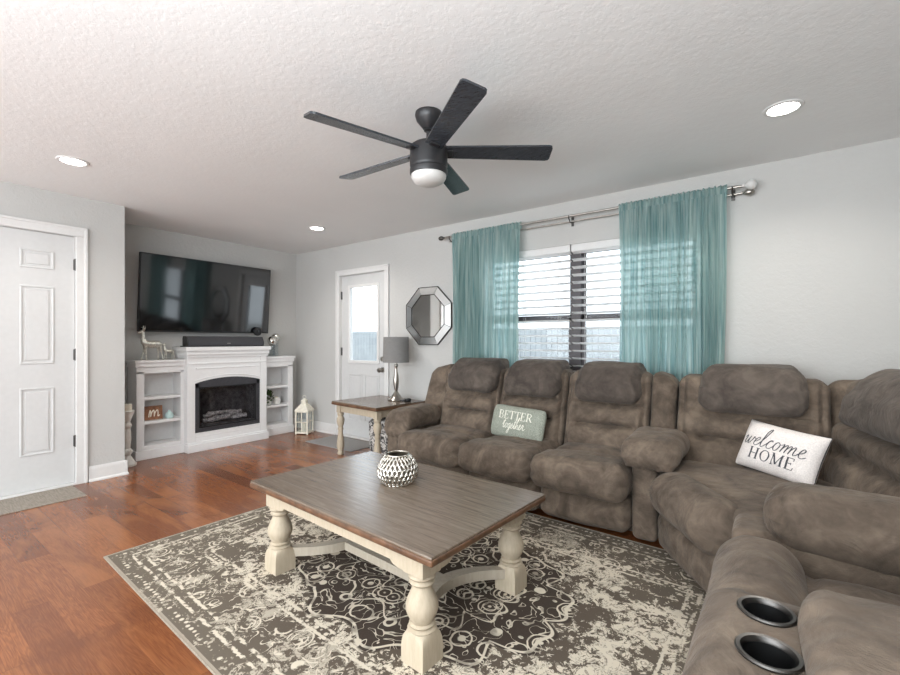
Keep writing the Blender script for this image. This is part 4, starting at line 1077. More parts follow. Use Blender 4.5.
for sx in (-1, 1):
    for sy in (-1, 1):
        cx, cy = sx * (EW - 0.065), sy * (ED - 0.07); b = MB()
        b.box(cx - 0.032, cx + 0.032, cy - 0.032, cy + 0.032, EH - 0.125, EH - 0.036, 0.003)
        P_ = [(0.028, 0.0), (0.036, 0.03), (0.030, 0.06), (0.026, 0.09), (0.034, 0.13), (0.040, 0.20), (0.038, 0.30), (0.031, 0.42), (0.026, 0.52), (0.024, 0.58), (0.032, 0.61), (0.026, 0.64), (0.024, 0.67), (0.034, 0.72), (0.042, 0.80), (0.040, 0.86), (0.028, 0.92), (0.036, 0.95), (0.036, 0.98), (0.030, 1.0)]
        b.lathe([(r_, 0.0 + (EH - 0.125) * z) for r_, z in P_], (cx, cy, 0), 24)
        b.build('leg', 'cream', et)
# basket below
bk = thing('fabric_basket', 'black and white printed fabric magazine basket under the end table', 'basket', (2.06, -0.33, 0), R(10), local=True)
b = MB()
def fnb(p, u):
    p.x *= 1 + 0.12 * u.z; p.y *= 1 + 0.10 * u.z; return p
b.cushion((0, 0, 0.19), (0.26, 0.24, 0.37), 0.04, fnb, n=24, nz=0.014, nsc=9); b.build('basket_body', 'basket', bk, 60)
MB().tube([(-0.2, -0.0, 0.385), (0.16, -0.0, 0.385)], 0.008, 8).build('handle', 'black', bk)

lamp = thing('table_lamp', 'table lamp with grey drum shade and turned nickel base on the end table', 'lamp', (2.15, -0.24, EH))
MB().lathe([(0.0, 0), (0.088, 0), (0.092, 0.006), (0.086, 0.014), (0.060, 0.030), (0.048, 0.05), (0.030, 0.075), (0.016, 0.095), (0.018, 0.11), (0.024, 0.13), (0.031, 0.18), (0.032, 0.22), (0.025, 0.27), (0.017, 0.32), (0.013, 0.35), (0.020, 0.362), (0.024, 0.372), (0.020, 0.385), (0.012, 0.39), (0.010, 0.46), (0.0, 0.46)], (2.15, -0.24, EH), 36).build('lamp_base', 'nickel', lamp)
z0, z1 = 0.985, 1.258
b = MB(); b.lathe([(0.142, z0), (0.136, z1), (0.133, z1), (0.139, z0), (0.142, z0)], (2.15, -0.24, 0), 48, cap=False); b.build('lamp_shade', 'shade', lamp)
b = MB(); 
for k in range(3): a = 2 * PI * k / 3; b.tube([(2.15, -0.24, z1 - 0.012), (2.15 + 0.134 * math.cos(a), -0.24 + 0.134 * math.sin(a), z1 - 0.012)], 0.002, 6)
b.lathe([(0.0, 0), (0.012, 0.0), (0.01, 0.012), (0.0, 0.016)], (2.15, -0.24, z1 - 0.01), 12); b.build('shade_spider', 'nickel', lamp)
tag(MB().lathe([(0, 0), (0.028, 0), (0.034, 0.008), (0.030, 0.012), (0, 0.010)], (2.255, -0.245, EH), 20).build('coaster', 'fire_frame', origin=(2.255, -0.245, EH)), 'small dark dish between lamp base and sofa on the end table', 'coaster')
tag(MB().lathe([(0, 0), (0.026, 0), (0.034, 0.010), (0.034, 0.030), (0.026, 0.036), (0, 0.036)], (2.345, -0.265, EH), 20).build('trinket_box', 'black', origin=(2.345, -0.265, EH)), 'small round black pot on the end table, nearest the sofa', 'trinket box')

# ------------------------------------------------------------------ media fireplace
fp = thing('electric_fireplace', 'white mantel electric fireplace with open bookcase wings below the television', 'fireplace', (0.02, -1.12, 0))
YA, YBt = -1.575, -0.65
FX = 0.33
b = MB()      # surround with arched opening
oy0, oy1, oz0, ozs, ozt = -1.495, -0.735, 0.20, 0.745, 0.80
poly = [(YA, 0.10), (YBt, 0.10), (YBt, 1.045), (YA, 1.045)]
b.box(0.02, FX, YA, oy0, 0.0, 1.045, 0.003); b.box(0.02, FX, oy1, YBt, 0.0, 1.045, 0.003); b.box(0.02, FX, oy0, oy1, 0.0, oz0, 0.002)
arch = [(oy0, ozs)] + [(oy0 + (oy1 - oy0) * k / 24, ozs + (ozt - ozs) * math.sin(PI * k / 24) ** 0.8) for k in range(1, 24)] + [(oy1, ozs)]
b.prism(arch + [(oy1, 1.045), (oy0, 1.045)], 0.06, FX - 0.004, 'x')
b.box(0.02, 0.05, oy0, oy1, oz0, 1.04)
b.build('surround', 'mantel', fp)
b = MB()     # applied mouldings
arch2 = [(FX - 0.004, y, z + 0.028) for y, z in arch]
b.tube(arch2, 0.006, 6); b.build('arch_moulding', 'mantel', fp)
MB().box(FX - 0.01, FX + 0.004, oy0 + 0.01, oy1 - 0.01, 0.905, 0.918, 0.003).build('moulding', 'mantel', fp)
MB().box(FX - 0.01, FX + 0.006, YA + 0.005, YBt - 0.005, 0.955, 0.975, 0.004).build('moulding', 'mantel', fp)
MB().box(FX - 0.01, FX + 0.004, oy0 + 0.01, oy1 - 0.01, 0.155, 0.165, 0.003).build('moulding', 'mantel', fp)
b = MB(); b.box(0.02, FX + 0.05, YA - 0.03, YBt + 0.03, 1.105, 1.15, 0.006); b.box(0.02, FX + 0.03, YA - 0.018, YBt + 0.018, 1.06, 1.107, 0.006); b.box(0.02, FX + 0.012, YA - 0.008, YBt + 0.008, 1.03, 1.062, 0.004); b.build('mantel_shelf', 'mantel', fp)
b = MB(); b.box(0.05, FX + 0.035, YA - 0.01, YBt + 0.01, 0.0, 0.085, 0.006); b.box(0.05, FX + 0.018, YA - 0.004, YBt + 0.004, 0.083, 0.105, 0.006); b.build('plinth', 'mantel', fp)
# firebox insert
b = MB(); x1 = FX - 0.012
ins = 0.045
b.box(x1 - 0.02, x1, oy0 + 0.002, oy0 + ins, oz0 + 0.002, ozs); b.box(x1 - 0.02, x1, oy1 - ins, oy1 - 0.002, oz0 + 0.002, ozs); b.box(x1 - 0.02, x1, oy0 + ins, oy1 - ins, oz0 + 0.002, oz0 + ins)
b.prism([(y, z - 0.002) for y, z in arch] + [(oy1, 0.70), (oy0, 0.70)], x1 - 0.02, x1, 'x')
fbx = b.build('firebox_frame', 'fire_frame', fp, 20)
b = MB(); i0, i1, j0, j1 = oy0 + ins, oy1 - ins, oz0 + ins, 0.70
for q in ((i0, i0 + 0.016, j0, j1), (i1 - 0.016, i1, j0, j1), (i0, i1, j0, j0 + 0.016), (i0, i1, j1 - 0.016, j1)): b.box(x1 - 0.03, x1 - 0.006, *q, 0.003)
b.build('inner_trim', 'black', fbx)
MB().box(x1 - 0.026, x1 - 0.022, i0, i1, j0, j1).build('fire_glass', 'smoke_glass', fbx)
b = MB(); b.box(0.07, 0.08, i0, i1, j0, j1); b.box(0.08, x1 - 0.03, i0, i0 + 0.01, j0, j1); b.box(0.08, x1 - 0.03, i1 - 0.01, i1, j0, j1); b.box(0.08, x1 - 0.03, i0, i1, j0 - 0.01, j0); b.box(0.08, x1 - 0.03, i0, i1, j1, j1 + 0.01); b.build('firebox', 'brick', fbx)
random.seed(3)
b = MB()
for (ya_, yb_, xa, xb, za, zb, r_) in ((-1.36, -1.06, 0.20, 0.22, 0.30, 0.33, 0.03), (-1.22, -0.90, 0.22, 0.17, 0.31, 0.36, 0.028), (-1.33, -1.15, 0.15, 0.24, 0.35, 0.385, 0.022), (-1.10, -0.86, 0.14, 0.23, 0.30, 0.31, 0.026), (-1.28, -0.95, 0.14, 0.16, 0.38, 0.36, 0.02)):
    b.tube([(xa + (xb - xa) * k / 6 + random.uniform(-.006, .006), ya_ + (yb_ - ya_) * k / 6, za + (zb - za) * k / 6 + random.uniform(-.006, .006)) for k in range(7)], [r_ * random.uniform(.8, 1.1) for _ in range(7)], 10)
b.build('log_set', 'log', fbx)
b = MB(); b.box(0.09, x1 - 0.035, i0 + 0.04, i1 - 0.04, j0, j0 + 0.03, 0.01); b.build('ember_bed', 'brick', fbx)
# bookcase wings
WX = 0.25
for (y0_, y1_, left) in ((-2.02, YA, True), (YBt, -0.225, False)):
    b = MB(); pw = 0.07; iw = 0.035
    pa, pb = (pw, 0.012) if left else (0.012, pw)
    pa2, pb2 = (pw, iw) if left else (iw, pw)
    b.box(0.02, WX - 0.005, y0_, y0_ + (0.03 if left else 0.02), 0.0, 0.955); b.box(0.02, WX - 0.005, y1_ - (0.02 if left else 0.03), y1_, 0.0, 0.955)
    b.box(WX - 0.018, WX, y0_, y0_ + pa2, 0.10, 0.90, 0.003); b.box(WX - 0.018, WX, y1_ - pb2, y1_, 0.10, 0.90, 0.003); b.box(WX - 0.018, WX, y0_, y1_, 0.88, 0.96, 0.003)
    b.box(0.02, 0.03, y0_ + 0.01, y1_ - 0.01, 0.05, 0.95)
    ob = b.build('bookcase_wing', 'mantel', fp)
    b = MB(); e0, e1 = (-0.022, 0.0) if left else (0.0, 0.022)
    b.box(0.02, WX + 0.028, y0_ + e0, y1_ + e1, 0.99, 1.015, 0.004); b.box(0.02, WX + 0.014, y0_ + e0 * 0.6, y1_ + e1 * 0.6, 0.945, 0.992, 0.005); b.build('wing_top', 'mantel', ob)
    for z in (0.385, 0.635): MB().box(0.03, WX - 0.006, y0_ + 0.015, y1_ - 0.015, z - 0.030, z, 0.003).build('shelf', 'mantel', ob)
    e0, e1 = (-0.012, 0.0) if left else (0.0, 0.012)
    b = MB(); b.box(0.02, WX + 0.012, y0_ + e0, y1_ + e1, 0.0, 0.095, 0.005); b.box(0.02, WX - 0.005, y0_ + 0.015, y1_ - 0.015, 0.095, 0.135, 0.003); b.build('wing_plinth', 'mantel', ob)

# television
tv = thing('television', 'large flat black wall-mounted television above the white fireplace', 'television', (0.05, -1.22, 1.31))
TY0, TY1, TZ0, TZ1, TXf = -1.955, -0.485, 1.315, 2.145, 0.095
TVX = Matrix.Translation((0.075, 0, TZ0)) @ Matrix.Rotation(R(4.4), 4, 'Y') @ Matrix.Translation((-0.075, 0, -TZ0))
MB().box(0.055, TXf - 0.004, TY0, TY1, TZ0, TZ1, 0.004, xf=TVX).build('bezel', 'black', tv)
MB().box(TXf - 0.006, TXf - 0.001, TY0 + 0.009, TY1 - 0.009, TZ0 + 0.018, TZ1 - 0.009, 0.001, xf=TVX).build('screen', 'screen', tv)
MB().box(0.002, 0.056, -1.45, -0.99, 1.55, 1.92, 0.01).build('wall_mount', 'black', tv)
sbar = thing('soundbar', 'long charcoal soundbar lying on the mantel below the television', 'soundbar', (0.22, -1.1, 1.151))
b = MB()
pr = [(0.165, 1.151), (0.275, 1.151), (0.292, 1.165), (0.292, 1.21), (0.262, 1.262), (0.245, 1.268), (0.18, 1.268), (0.165, 1.25)]
b.prism([(x, z) for x, z in pr], -1.545, -0.675, 'y'); b.build('speaker_body', 'charcoal', sbar, 30)
MB().box(0.291, 0.2935, -1.125, -1.085, 1.185, 1.192).build('badge', 'nickel', sbar)
for y in (-1.55, -0.67): MB().prism([(x, z) for x, z in pr], y - 0.006, y + 0.006, 'y').build('end_cap', 'black', sbar)
tag(MB().box(0.22, 0.36, -1.605, -1.557, 1.151, 1.163, 0.003).build('remote_control', 'black', origin=(0.29, -1.58, 1.151)), 'slim black remote lying on the mantel left of the soundbar', 'remote control')
cm = thing('webcam', 'small round black camera standing on the mantel in front of the television corner', 'camera', (0.13, -0.655, 1.151))
xc = Matrix.Translation((0.125, -0.655, 1.335)) @ Matrix.Rotation(PI / 2, 4, 'Y')
MB().lathe([(0.0, -0.02), (0.040, -0.02), (0.054, -0.008), (0.054, 0.012), (0.046, 0.022), (0.034, 0.024), (0.030, 0.016), (0.0, 0.016)], n=28, xf=xc).build('camera_head', 'black', cm)
MB().lathe([(0.0, 0.015), (0.016, 0.015), (0.014, 0.024), (0.0, 0.026)], n=20, xf=xc).build('lens', 'screen', cm)
MB().lathe([(0.0, 0), (0.04, 0), (0.038, 0.008), (0.008, 0.012), (0.007, 0.14), (0.0, 0.14)], (0.125, -0.655, 1.151), 20).build('stand', 'nickel', cm)

# deer figurines
def deer(name, label, x, y, z, s, head_up, yaw, antl=True):
    t = thing(name, label, 'figurine', (x, y, z), yaw, local=True)
    vs = []; 
    def skin(pts, n=10): 
        bb.tube([Vector(p[:3]) * s for p in pts], [p[3] * s * 1.3 for p in pts], n)
    bb = MB()
    # +y is tail direction, head at -y
    skin([(0, 0.42, 0.60, 0.05), (0, 0.36, 0.63, 0.10), (0, 0.20, 0.62, 0.115), (0, 0.02, 0.62, 0.105), (0, -0.12, 0.66, 0.11), (0, -0.18, 0.74, 0.085), (0, -0.20, 0.88, 0.055), (0, -0.19, 1.02, 0.042), (0, -0.20, 1.10, 0.045), (0, -0.24, 1.12, 0.05), (0, -0.32, 1.08, 0.034), (0, -0.37, 1.06, 0.022)], 12)
    for sx_, yy, k in ((-0.05, -0.10, -0.14), (0.05, -0.13, 0.03), (-0.05, 0.34, 0.02), (0.05, 0.36, 0.14)):
        skin([(sx_, yy, 0.60, 0.06), (sx_ * 1.1, yy + k * 0.3, 0.42, 0.036), (sx_ * 1.1, yy + k * 0.6, 0.24, 0.022), (sx_ * 1.1, yy + k, 0.04, 0.018), (sx_ * 1.1, yy + k - 0.01, 0.0, 0.028)], 8)
    for sx_ in (-1, 1): skin([(sx_ * 0.03, -0.20, 1.13, 0.016), (sx_ * 0.09, -0.17, 1.20, 0.018), (sx_ * 0.11, -0.16, 1.23, 0.004)], 6)
    skin([(0, 0.42, 0.64, 0.03), (0, 0.50, 0.60, 0.012)], 6)
    bb.build('deer_body', 'deer', t, 60)
    if antl:
        bb = MB()
        for sx_ in (-1, 1):
            skin([(sx_ * 0.02, -0.20, 1.15, 0.012), (sx_ * 0.07, -0.14, 1.26, 0.010), (sx_ * 0.09, -0.16, 1.36, 0.006)], 6); skin([(sx_ * 0.06, -0.15, 1.24, 0.009), (sx_ * 0.10, -0.22, 1.30, 0.005)], 6)
        bb.build('antlers', 'deer', t)
    return t
deer('deer_figurine', 'tall silver deer figurine with raised head on the left bookcase top', 0.16, -1.88, 1.015, 0.265, True, 0.0)
deer('deer_figurine', 'small silver deer figurine beside the tall one on the left bookcase', 0.15, -1.70, 1.015, 0.145, False, 0.1, False)
# vases with mercury spheres
for (x, y, hh, rs, lab) in ((0.17, -0.475, 0.155, 0.062, 'silver glass ball on a clear vase, left of the pair on the right bookcase'), (0.10, -0.385, 0.20, 0.058, 'silver glass ball on a clear vase, right and taller of the pair')):
    t = thing('ball_vase', lab, 'vase', (x, y, 1.015))
    MB().lathe([(0.0, 0), (0.036, 0), (0.040, 0.006), (0.034, 0.05), (0.032, hh - 0.02), (0.040, hh), (0.037, hh), (0.029, hh - 0.02), (0.031, 0.05), (0.034, 0.010), (0.0, 0.008)], (x, y, 1.015), 24, cap=False).build('vase', 'glass', t)
    MB().lathe([(rs * math.sin(PI * k / 16), -rs * math.cos(PI * k / 16)) for k in range(17)], (x, y, 1.015 + hh + rs * 0.78), 28, cap=False).build('ball', 'chrome', t, 80)

# shelf items
t = thing('wooden_plaque', 'brown wooden plaque with an ivory letter m on the left middle shelf', 'plaque', (0.17, -1.84, 0.386), R(-4), local=True, rot=(0, R(-6), R(-4)))
MB().box(-0.012, 0.012, -0.082, 0.082, 0.0, 0.145, 0.003).build('board', 'frame_wood', t)
b = MB()
mp = catmull([(-0.045, 0.03), (-0.04, 0.07), (-0.03, 0.10), (-0.026, 0.07), (-0.028, 0.035), (-0.02, 0.07), (0.0, 0.10), (0.006, 0.07), (0.004, 0.035), (0.012, 0.07), (0.034, 0.10), (0.040, 0.07), (0.038, 0.035), (0.055, 0.045)], 5)
b.tube([(0.0125, p[0], p[1]) for p in mp], 0.0055, 6); b.build('letter', 'plaque_letter', t)
b = MB().lathe([(0, 0), (0.034, 0), (0.042, 0.018), (0.040, 0.04), (0.026, 0.058), (0.012, 0.066), (0.012, 0.074), (0.008, 0.082), (0.0, 0.084)], (0.17, -1.69, 0.386), 24)
tag(b.build('lidded_jar', 'aqua', origin=(0.17, -1.69, 0.386)), 'small pale aqua lidded jar right of the wooden plaque', 'jar')
t = thing('potted_plant', 'small trailing green plant in a white pot on the right middle shelf', 'plant', (0.17, -0.525, 0.386))
MB().lathe([(0, 0), (0.026, 0), (0.036, 0.05), (0.038, 0.07), (0.034, 0.07), (0.03, 0.062), (0.0, 0.06)], (0.17, -0.525, 0.386), 20, cap=False).build('pot', 'pot', t)
b = MB(); random.seed(5)
for k in range(60):
    a = random.uniform(0, 2 * PI); el = random.uniform(-0.55, 1.3); L = random.uniform(0.05, 0.105)
    d = Vector((math.cos(a) * math.cos(el) * 0.8, math.sin(a) * math.cos(el) * 0.6, math.sin(el)))
    c0 = Vector((0.175, -0.525, 0.475)); c1 = c0 + d * L
    c1.y = max(-0.60, min(c1.y, -0.455)); c1.x = max(0.05, min(0.25, c1.x)); c1.z = min(0.585, c1.z)
    sd = d.cross(Vector((0, 0, 1))); sd = sd.normalized() * 0.016 if sd.length > 1e-3 else Vector((0.016, 0, 0)); up = Vector((0, 0, 0.006))
    dn = (c1 - c0).normalized() * 0.022
    b.add([c1 - dn, c1 + sd, c1 + dn, c1 - sd, c1 + up, c1 - up], [(0, 1, 4), (1, 2, 4), (2, 3, 4), (3, 0, 4), (1, 0, 5), (2, 1, 5), (3, 2, 5), (0, 3, 5)])
fo = b.build('foliage', 'leaf', t, 0)
b = MB()
for k in range(10):
    a = 2 * PI * k / 10; b.tube([(0.17, -0.525, 0.44), (0.17 + 0.02 * math.cos(a), -0.525 + 0.02 * math.sin(a), 0.475), (0.17 + 0.045 * math.cos(a), -0.525 + 0.04 * math.sin(a), 0.50)], 0.0015, 5)
b.build('stem', 'leaf', t)
b = MB().box(0.13, 0.19, -0.445, -0.375, 0.386, 0.47, 0.006)
t = thing('candle_box', 'small white square candle holder right of the potted plant', 'candle holder', (0.16, -0.41, 0.386))
b.build('holder', 'pot', t); MB().lathe([(0, 0), (0.02, 0), (0.02, 0.012), (0.0, 0.012)], (0.16, -0.41, 0.468), 16).build('candle', 'candle', t)

# floor candlestick and lantern
cs = thing('candlestick', 'tall chippy white floor candlestick between the wall end and the fireplace', 'candlestick', (0.36, -2.135, 0))
P_ = [(0.0, 0), (0.078, 0), (0.080, 0.018), (0.066, 0.03), (0.055, 0.05), (0.036, 0.085), (0.028, 0.10), (0.040, 0.115), (0.046, 0.135), (0.040, 0.155), (0.027, 0.17), (0.030, 0.20), (0.036, 0.26), (0.032, 0.33), (0.026, 0.36), (0.034, 0.372), (0.040, 0.39), (0.034, 0.408), (0.026, 0.42), (0.034, 0.45), (0.048, 0.49), (0.058, 0.515), (0.062, 0.53), (0.056, 0.54), (0.0, 0.54)]
MB().lathe(P_, (0.36, -2.135, 0), 28).build('turned_column', 'chippy', cs)
MB().lathe([(0.0, 0), (0.040, 0), (0.041, 0.055), (0.036, 0.062), (0.0, 0.058)], (0.36, -2.135, 0.538), 24).build('candle', 'candle', cs)
ln = thing('candle_lantern', 'cream metal lantern with paned glass on the floor in the corner', 'lantern', (0.47, -0.20, 0), R(28), local=True)
b = MB(); s_ = 0.078
b.box(-s_ - .01, s_ + .01, -s_ - .01, s_ + .01, 0.012, 0.035, 0.003); b.box(-s_ - .01, s_ + .01, -s_ - .01, s_ + .01, 0.285, 0.302, 0.003)
for sx in (-1, 1):
    for sy in (-1, 1):
        b.box(sx * s_ - 0.009, sx * s_ + 0.009, sy * s_ - 0.009, sy * s_ + 0.009, 0.0, 0.30, 0.002)
for k in (-1, 1):
    b.box(k * s_ - 0.004, k * s_ + 0.004, -0.005, 0.005, 0.03, 0.29); b.box(-0.005, 0.005, k * s_ - 0.004, k * s_ + 0.004, 0.03, 0.29)
    b.box(k * s_ - 0.004, k * s_ + 0.004, -s_, s_, 0.155, 0.165); b.box(-s_, s_, k * s_ - 0.004, k * s_ + 0.004, 0.155, 0.165)
b.build('lantern_frame', 'lantern', ln)
b = MB()
def ringsq(h_, z): return [(-h_, -h_, z), (h_, -h_, z), (h_, h_, z), (-h_, h_, z)]
L_ = [ringsq(0.096, 0.302), ringsq(0.092, 0.312), ringsq(0.048, 0.375), ringsq(0.030, 0.395), ringsq(0.030, 0.43), ringsq(0.036, 0.432), ringsq(0.005, 0.462)]
vs = [p for q in L_ for p in q]; fs = [(0, 3, 2, 1)] + [(j * 4 + k, j * 4 + (k + 1) % 4, j * 4 + 4 + (k + 1) % 4, j * 4 + 4 + k) for j in range(len(L_) - 1) for k in range(4)] + [(24, 25, 26, 27)]
b.add(vs, fs); b.build('lantern_roof', 'lantern', ln, 20)
MB().tube([(0.022 * math.cos(2 * PI * k / 20), 0, 0.478 + 0.022 * math.sin(2 * PI * k / 20)) for k in range(20)], 0.003, 6, closed=True).build('ring', 'lantern', ln)
b = MB()
for k in (-1, 1): b.box(k * (s_ - 0.002) - 0.001, k * (s_ - 0.002) + 0.001, -s_, s_, 0.035, 0.285); b.box(-s_, s_, k * (s_ - 0.002) - 0.001, k * (s_ - 0.002) + 0.001, 0.035, 0.285)
b.build('lantern_glass', 'glass', ln, 0)
MB().lathe([(0, 0), (0.032, 0), (0.032, 0.11), (0.028, 0.114), (0.0, 0.11)], (0, 0, 0.036), 20).build('candle', 'candle', ln)

# octagonal mirror
mr = thing('wall_mirror', 'octagonal mirror with a faceted silver frame hanging between the glazed door and the curtain', 'mirror', (2.42, -0.01, 1.487))
mc = (2.415, 1.487)
def octo(r_, y): return [(mc[0] + r_ * math.cos(PI / 8 + PI / 4 * k), y, mc[1] + r_ * math.sin(PI / 8 + PI / 4 * k)) for k in range(8)]
Ro, Ri = 0.335, 0.245
b = MB(); b.prism([(p[0], p[2]) for p in octo(Ro + 0.006, 0)], -0.020, -0.002, 'y'); b.build('backing', 'steel', mr, 20)
b = MB()
for k in range(8):
    A = octo(Ro, -0.022)[k]; B = octo(Ro, -0.022)[(k + 1) % 8]; Cc = octo(Ri + 0.006, -0.030)[(k + 1) % 8]; D = octo(Ri + 0.006, -0.030)[k]
    cen = Vector(A) + Vector(B) + Vector(Cc) + Vector(D); cen /= 4
    q = [cen + (Vector(p) - cen) * 0.975 for p in (A, B, Cc, D)]
    fr_ = MB(); fr_.add(q + [Vector((p.x, -0.015, p.z)) for p in q], [(0, 1, 2, 3), (0, 1, 5, 4), (1, 2, 6, 5), (2, 3, 7, 6), (3, 0, 4, 7), (4, 5, 6, 7)])
    fr_.build('frame_facet', 'mirror_dim', mr, 20)
b = MB(); b.tube([p for p in octo(Ri, -0.030)], 0.004, 6, closed=True); b.tube([p for p in octo(Ro + 0.002, -0.022)], 0.005, 6, closed=True)
b.build('edge_bead', 'steel', mr, 40)
MB().prism([(p[0], p[2]) for p in octo(Ri, 0)], -0.027, -0.015, 'y').build('mirror_glass', 'mirror', mr, 20)

# ------------------------------------------------------------------ blinds, rod, curtains
for k, (a0, a1, lab) in enumerate(((3.105, 4.008, 'white slatted window blind, left of the pair behind the teal curtains'), (4.018, 5.015, 'white slatted window blind, right of the pair behind the teal curtains'))):
    t = thing('window_blind', lab, 'blind', ((a0 + a1) / 2, 0.01, 2.055))
    MB().box(a0, a1, -0.018, 0.03, 1.995, 2.055, 0.004).build('head_rail', 'trim', t)
    b = MB(); z = 1.985; tilt = R(-17)
    while z > 0.98:
        pts = []
        for q in range(5):
            u = -1 + q * 0.5; yy = 0.008 + u * 0.026 * math.cos(tilt); zz = z + u * 0.026 * math.sin(tilt) + 0.002 * (1 - u * u)
            pts.append((yy, zz))
        vs = [(x, p[0], p[1] + dz) for dz in (0, 0.0022) for x in (a0 + 0.004, a1 - 0.004) for p in pts]
        fs = []
        for dz in (0, 10):
            for q in range(4): fs.append((dz + q, dz + q + 1, dz + q + 6, dz + q + 5))
        for q in range(4): fs.append((q, q + 1, q + 11, q + 10)); fs.append((q + 5, q + 6, q + 16, q + 15))
        fs += [(0, 5, 15, 10), (4, 9, 19, 14)]
        b.add(vs, fs); z -= 0.066
    b.build('slats', 'blind', t, 50)
    MB().box(a0 + 0.004, a1 - 0.004, -0.012, 0.028, 0.935, 0.955, 0.003).build('bottom_rail', 'trim', t)
    for fx in (0.12, 0.5, 0.88):
        x = a0 + (a1 - a0) * fx; b = MB(); b.tube([(x, -0.014, 2.0), (x, -0.014, 0.95)], 0.0012, 5); b.tube([(x, 0.030, 2.0), (x, 0.030, 0.95)], 0.0012, 5); b.build('ladder_cord', 'trim', t)
rod = thing('curtain_rod', 'double brushed nickel curtain rod with ball finials above the window', 'curtain rod', (3.97, -0.1, 2.28))
RZ = 2.285
MB().tube([(2.70, -0.088, RZ), (5.262, -0.088, RZ)], 0.010, 12).build('front_rod', 'nickel', rod)
MB().tube([(2.72, -0.04, RZ - 0.035), (5.25, -0.04, RZ - 0.035)], 0.008, 12).build('back_rod', 'nickel', rod)
fin = [(0, -0.002), (0.012, 0.0), (0.014, 0.012), (0.010, 0.016), (0.016, 0.022), (0.030, 0.036), (0.034, 0.052), (0.030, 0.068), (0.018, 0.080), (0, 0.084)]
MB().lathe(fin, xf=Matrix.Translation((5.262, -0.088, RZ)) @ Matrix.Rotation(PI / 2, 4, 'Y')).build('finial', 'globe', rod)
MB().lathe([(r_ * 0.7, z) for r_, z in fin], xf=Matrix.Translation((2.70, -0.088, RZ)) @ Matrix.Rotation(-PI / 2, 4, 'Y')).build('finial', 'steel', rod)
MB().lathe([(r_ * 0.8, z) for r_, z in fin], xf=Matrix.Translation((5.25, -0.04, RZ - 0.035)) @ Matrix.Rotation(PI / 2, 4, 'Y')).build('finial', 'nickel', rod)
for x in (2.76, 4.027, 5.205):
    b = MB(); b.box(x - 0.012, x + 0.012, -0.006, -0.0005, RZ - 0.07, RZ + 0.01, 0.002); b.tube([(x, -0.003, RZ - 0.045), (x, -0.07, RZ - 0.045), (x, -0.098, RZ - 0.02), (x, -0.101, RZ + 0.004)], 0.005, 8)
    b.build('bracket', 'steel', rod)

def curtain(name, label, x0, x1, zt, zb, folds, seed, lean0, lean1, sheer_edge=None):
    t = thing(name, label, 'curtain', ((x0 + x1) / 2, -0.088, zb), group='sheer teal curtains')
    NX, NZ = folds * 14, 34; vs = []; fs = []
    rnd = random.Random(seed); ph = [rnd.uniform(0.65, 1.35) for _ in range(folds + 2)]
    amp = [rnd.uniform(0.4, 1.15) for _ in range(folds + 2)]
    cum = [0]
    for p in ph: cum.append(cum[-1] + p)
    tot = cum[folds]
    for j in range(NZ + 1):
        v = j / NZ
        for i in range(NX + 1):
            u = i / NX; s_ = u * tot; k = 0
            while k < folds - 1 and cum[k + 1] < s_: k += 1
            loc_ = (s_ - cum[k]) / ph[k]
            A = (amp[k] * (1 - loc_) + amp[k + 1] * loc_)
            zz = zt + (zb - zt) * v
            g = math.sin(2 * PI * loc_ + 0.5 * math.sin(v * 2.2 + k))
            top = max(0.0, 1 - v / 0.10)
            am = 0.042 * A * (0.55 + 0.45 * min(1, v * 3)) * (1 - 0.55 * top)
            y = -0.088 + am * g + 0.004 * math.sin(u * 160 + v * 5) * (0.3 + top)
            y -= 0.006
            x = x0 + (x1 - x0) * (u + 0.25 / folds * math.sin(2 * (2 * PI * loc_)) * 0.25)
            x += (lean0 * (1 - u) + lean1 * u) * v + 0.006 * math.sin(v * 6 + k)
            vs.append((x, y, zz))
    for j in range(NZ):
        for i in range(NX):
            a = j * (NX + 1) + i; fs.append((a, a + 1, a + NX + 2, a + NX + 1))
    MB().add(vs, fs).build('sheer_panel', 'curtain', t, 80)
    # gathered rod pocket with a ruffled heading
    b = MB(); vs = []; fs = []; n = folds * 18
    for r_, (dz, rad_) in enumerate(((-0.035, 0.013), (-0.010, 0.017), (0.010, 0.015), (0.024, 0.006))):
        for i in range(n + 1):
            u = i / n; wv_ = math.sin(u * folds * 2 * PI * 1.7 + seed) + 0.6 * math.sin(u * folds * 2 * PI * 3.1)
            vs.append((x0 + (x1 - x0) * u, -0.088 - rad_ - 0.004 * wv_, zt + dz + (0.006 * wv_ if r_ == 3 else 0)))
    for r_ in (3, 2, 1, 0):
        dz, rad_ = ((-0.035, 0.013), (-0.010, 0.017), (0.010, 0.015), (0.024, 0.006))[r_]
        for i in range(n + 1):
            u = i / n; wv_ = math.sin(u * folds * 2 * PI * 2.3 + seed)
            vs.append((x0 + (x1 - x0) * u, -0.088 + rad_ + 0.003 * wv_, zt + dz + (0.006 * wv_ if r_ == 3 else 0)))
    for r_ in range(7):
        for i in range(n):
            a = r_ * (n + 1) + i; fs.append((a, a + 1, a + n + 2, a + n + 1))
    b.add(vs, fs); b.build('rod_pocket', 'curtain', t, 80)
    return t
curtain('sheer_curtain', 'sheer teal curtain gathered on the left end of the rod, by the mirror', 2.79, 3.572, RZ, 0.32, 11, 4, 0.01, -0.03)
curtain('sheer_curtain', 'sheer teal curtain gathered on the right end of the rod', 4.44, 5.175, RZ, 0.32, 13, 9, 0.01, -0.03)

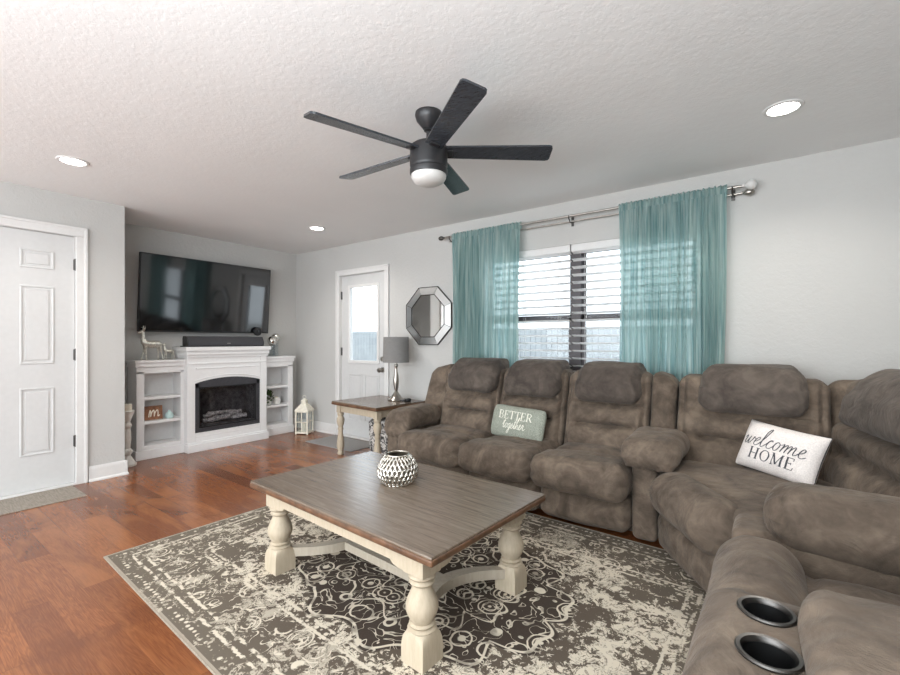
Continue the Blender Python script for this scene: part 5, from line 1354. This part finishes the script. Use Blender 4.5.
# ------------------------------------------------------------------ ceiling fan and recessed lights
FC = (3.935, -1.885)
fan = thing('ceiling_fan', 'five-blade black ceiling fan with a frosted white globe', 'ceiling fan', (FC[0], FC[1], 2.04))
F3 = (FC[0], FC[1], 0)
MB().lathe([(0, 2.44), (0.072, 2.44), (0.074, 2.425), (0.066, 2.40), (0.040, 2.368), (0.030, 2.355), (0.0, 2.355)], F3, 36).build('canopy', 'fan_black', fan)
MB().lathe([(0, 2.36), (0.024, 2.36), (0.026, 2.345), (0.013, 2.34), (0.013, 2.29), (0.030, 2.285), (0.034, 2.262), (0.0, 2.262)], F3, 24).build('downrod', 'fan_black', fan)
MB().lathe([(0, 2.268), (0.085, 2.268), (0.098, 2.258), (0.101, 2.240), (0.101, 2.155), (0.097, 2.148), (0.097, 2.140), (0.101, 2.136), (0.101, 2.112), (0.096, 2.106), (0.0, 2.106)], F3, 48).build('motor_housing', 'fan_black', fan)
MB().lathe([(0.094, 2.107), (0.093, 2.092), (0.082, 2.072), (0.056, 2.058), (0.028, 2.052), (0.0, 2.050)], F3, 40, cap=False).build('light_globe', 'globe', fan, 80)
for k, a in enumerate((-35, 37, 109, 181, 253)):
    xf = Matrix.Translation((FC[0], FC[1], 2.232)) @ Matrix.Rotation(R(a), 4, 'Z') @ Matrix.Rotation(R(-13), 4, 'X')
    b = MB(); t_ = 0.005
    out = [(0.075, -0.046), (0.64, -0.058), (0.655, -0.052), (0.66, -0.040), (0.66, 0.045), (0.655, 0.056), (0.64, 0.062), (0.075, 0.046)]
    b.prism(out, -t_, t_, 'z', xf); bl = b.build('blade', 'blade', fan, 20)
    MB().box(0.05, 0.13, -0.025, 0.025, -0.012, -0.004, 0.003, xf=xf).build('blade_bracket', 'fan_black', bl)
for (x, y, lab) in ((5.473, -0.828, 'round recessed ceiling light right of the fan above the sofa corner'), (1.589, -2.83, 'round recessed ceiling light near the closed six-panel door'), (1.452, -0.74, 'round recessed ceiling light before the glazed back door')):
    t = thing('recessed_light', lab, 'ceiling light', (x, y, 2.43))
    MB().lathe([(0.066, 2.439), (0.070, 2.432), (0.086, 2.434), (0.090, 2.4395), (0.066, 2.4395)], (x, y, 0), 40, cap=False).build('trim_ring', 'trim', t)
    MB().lathe([(0, 2.4385), (0.068, 2.4385), (0.068, 2.436), (0, 2.435)], (x, y, 0), 40, cap=False).build('lens', 'can', t)
    l = bpy.data.lights.new('recessed_lamp', 'SPOT'); l.energy = 42; l.spot_size = R(150); l.spot_blend = 0.8; l.shadow_soft_size = 0.07; l.color = (1, 0.96, 0.9)
    lo = bpy.data.objects.new('recessed_lamp', l); COL.objects.link(lo); lo.location = (x, y, 2.425)

for o in LOCALS:
    if '_local' in o: del o['_local']
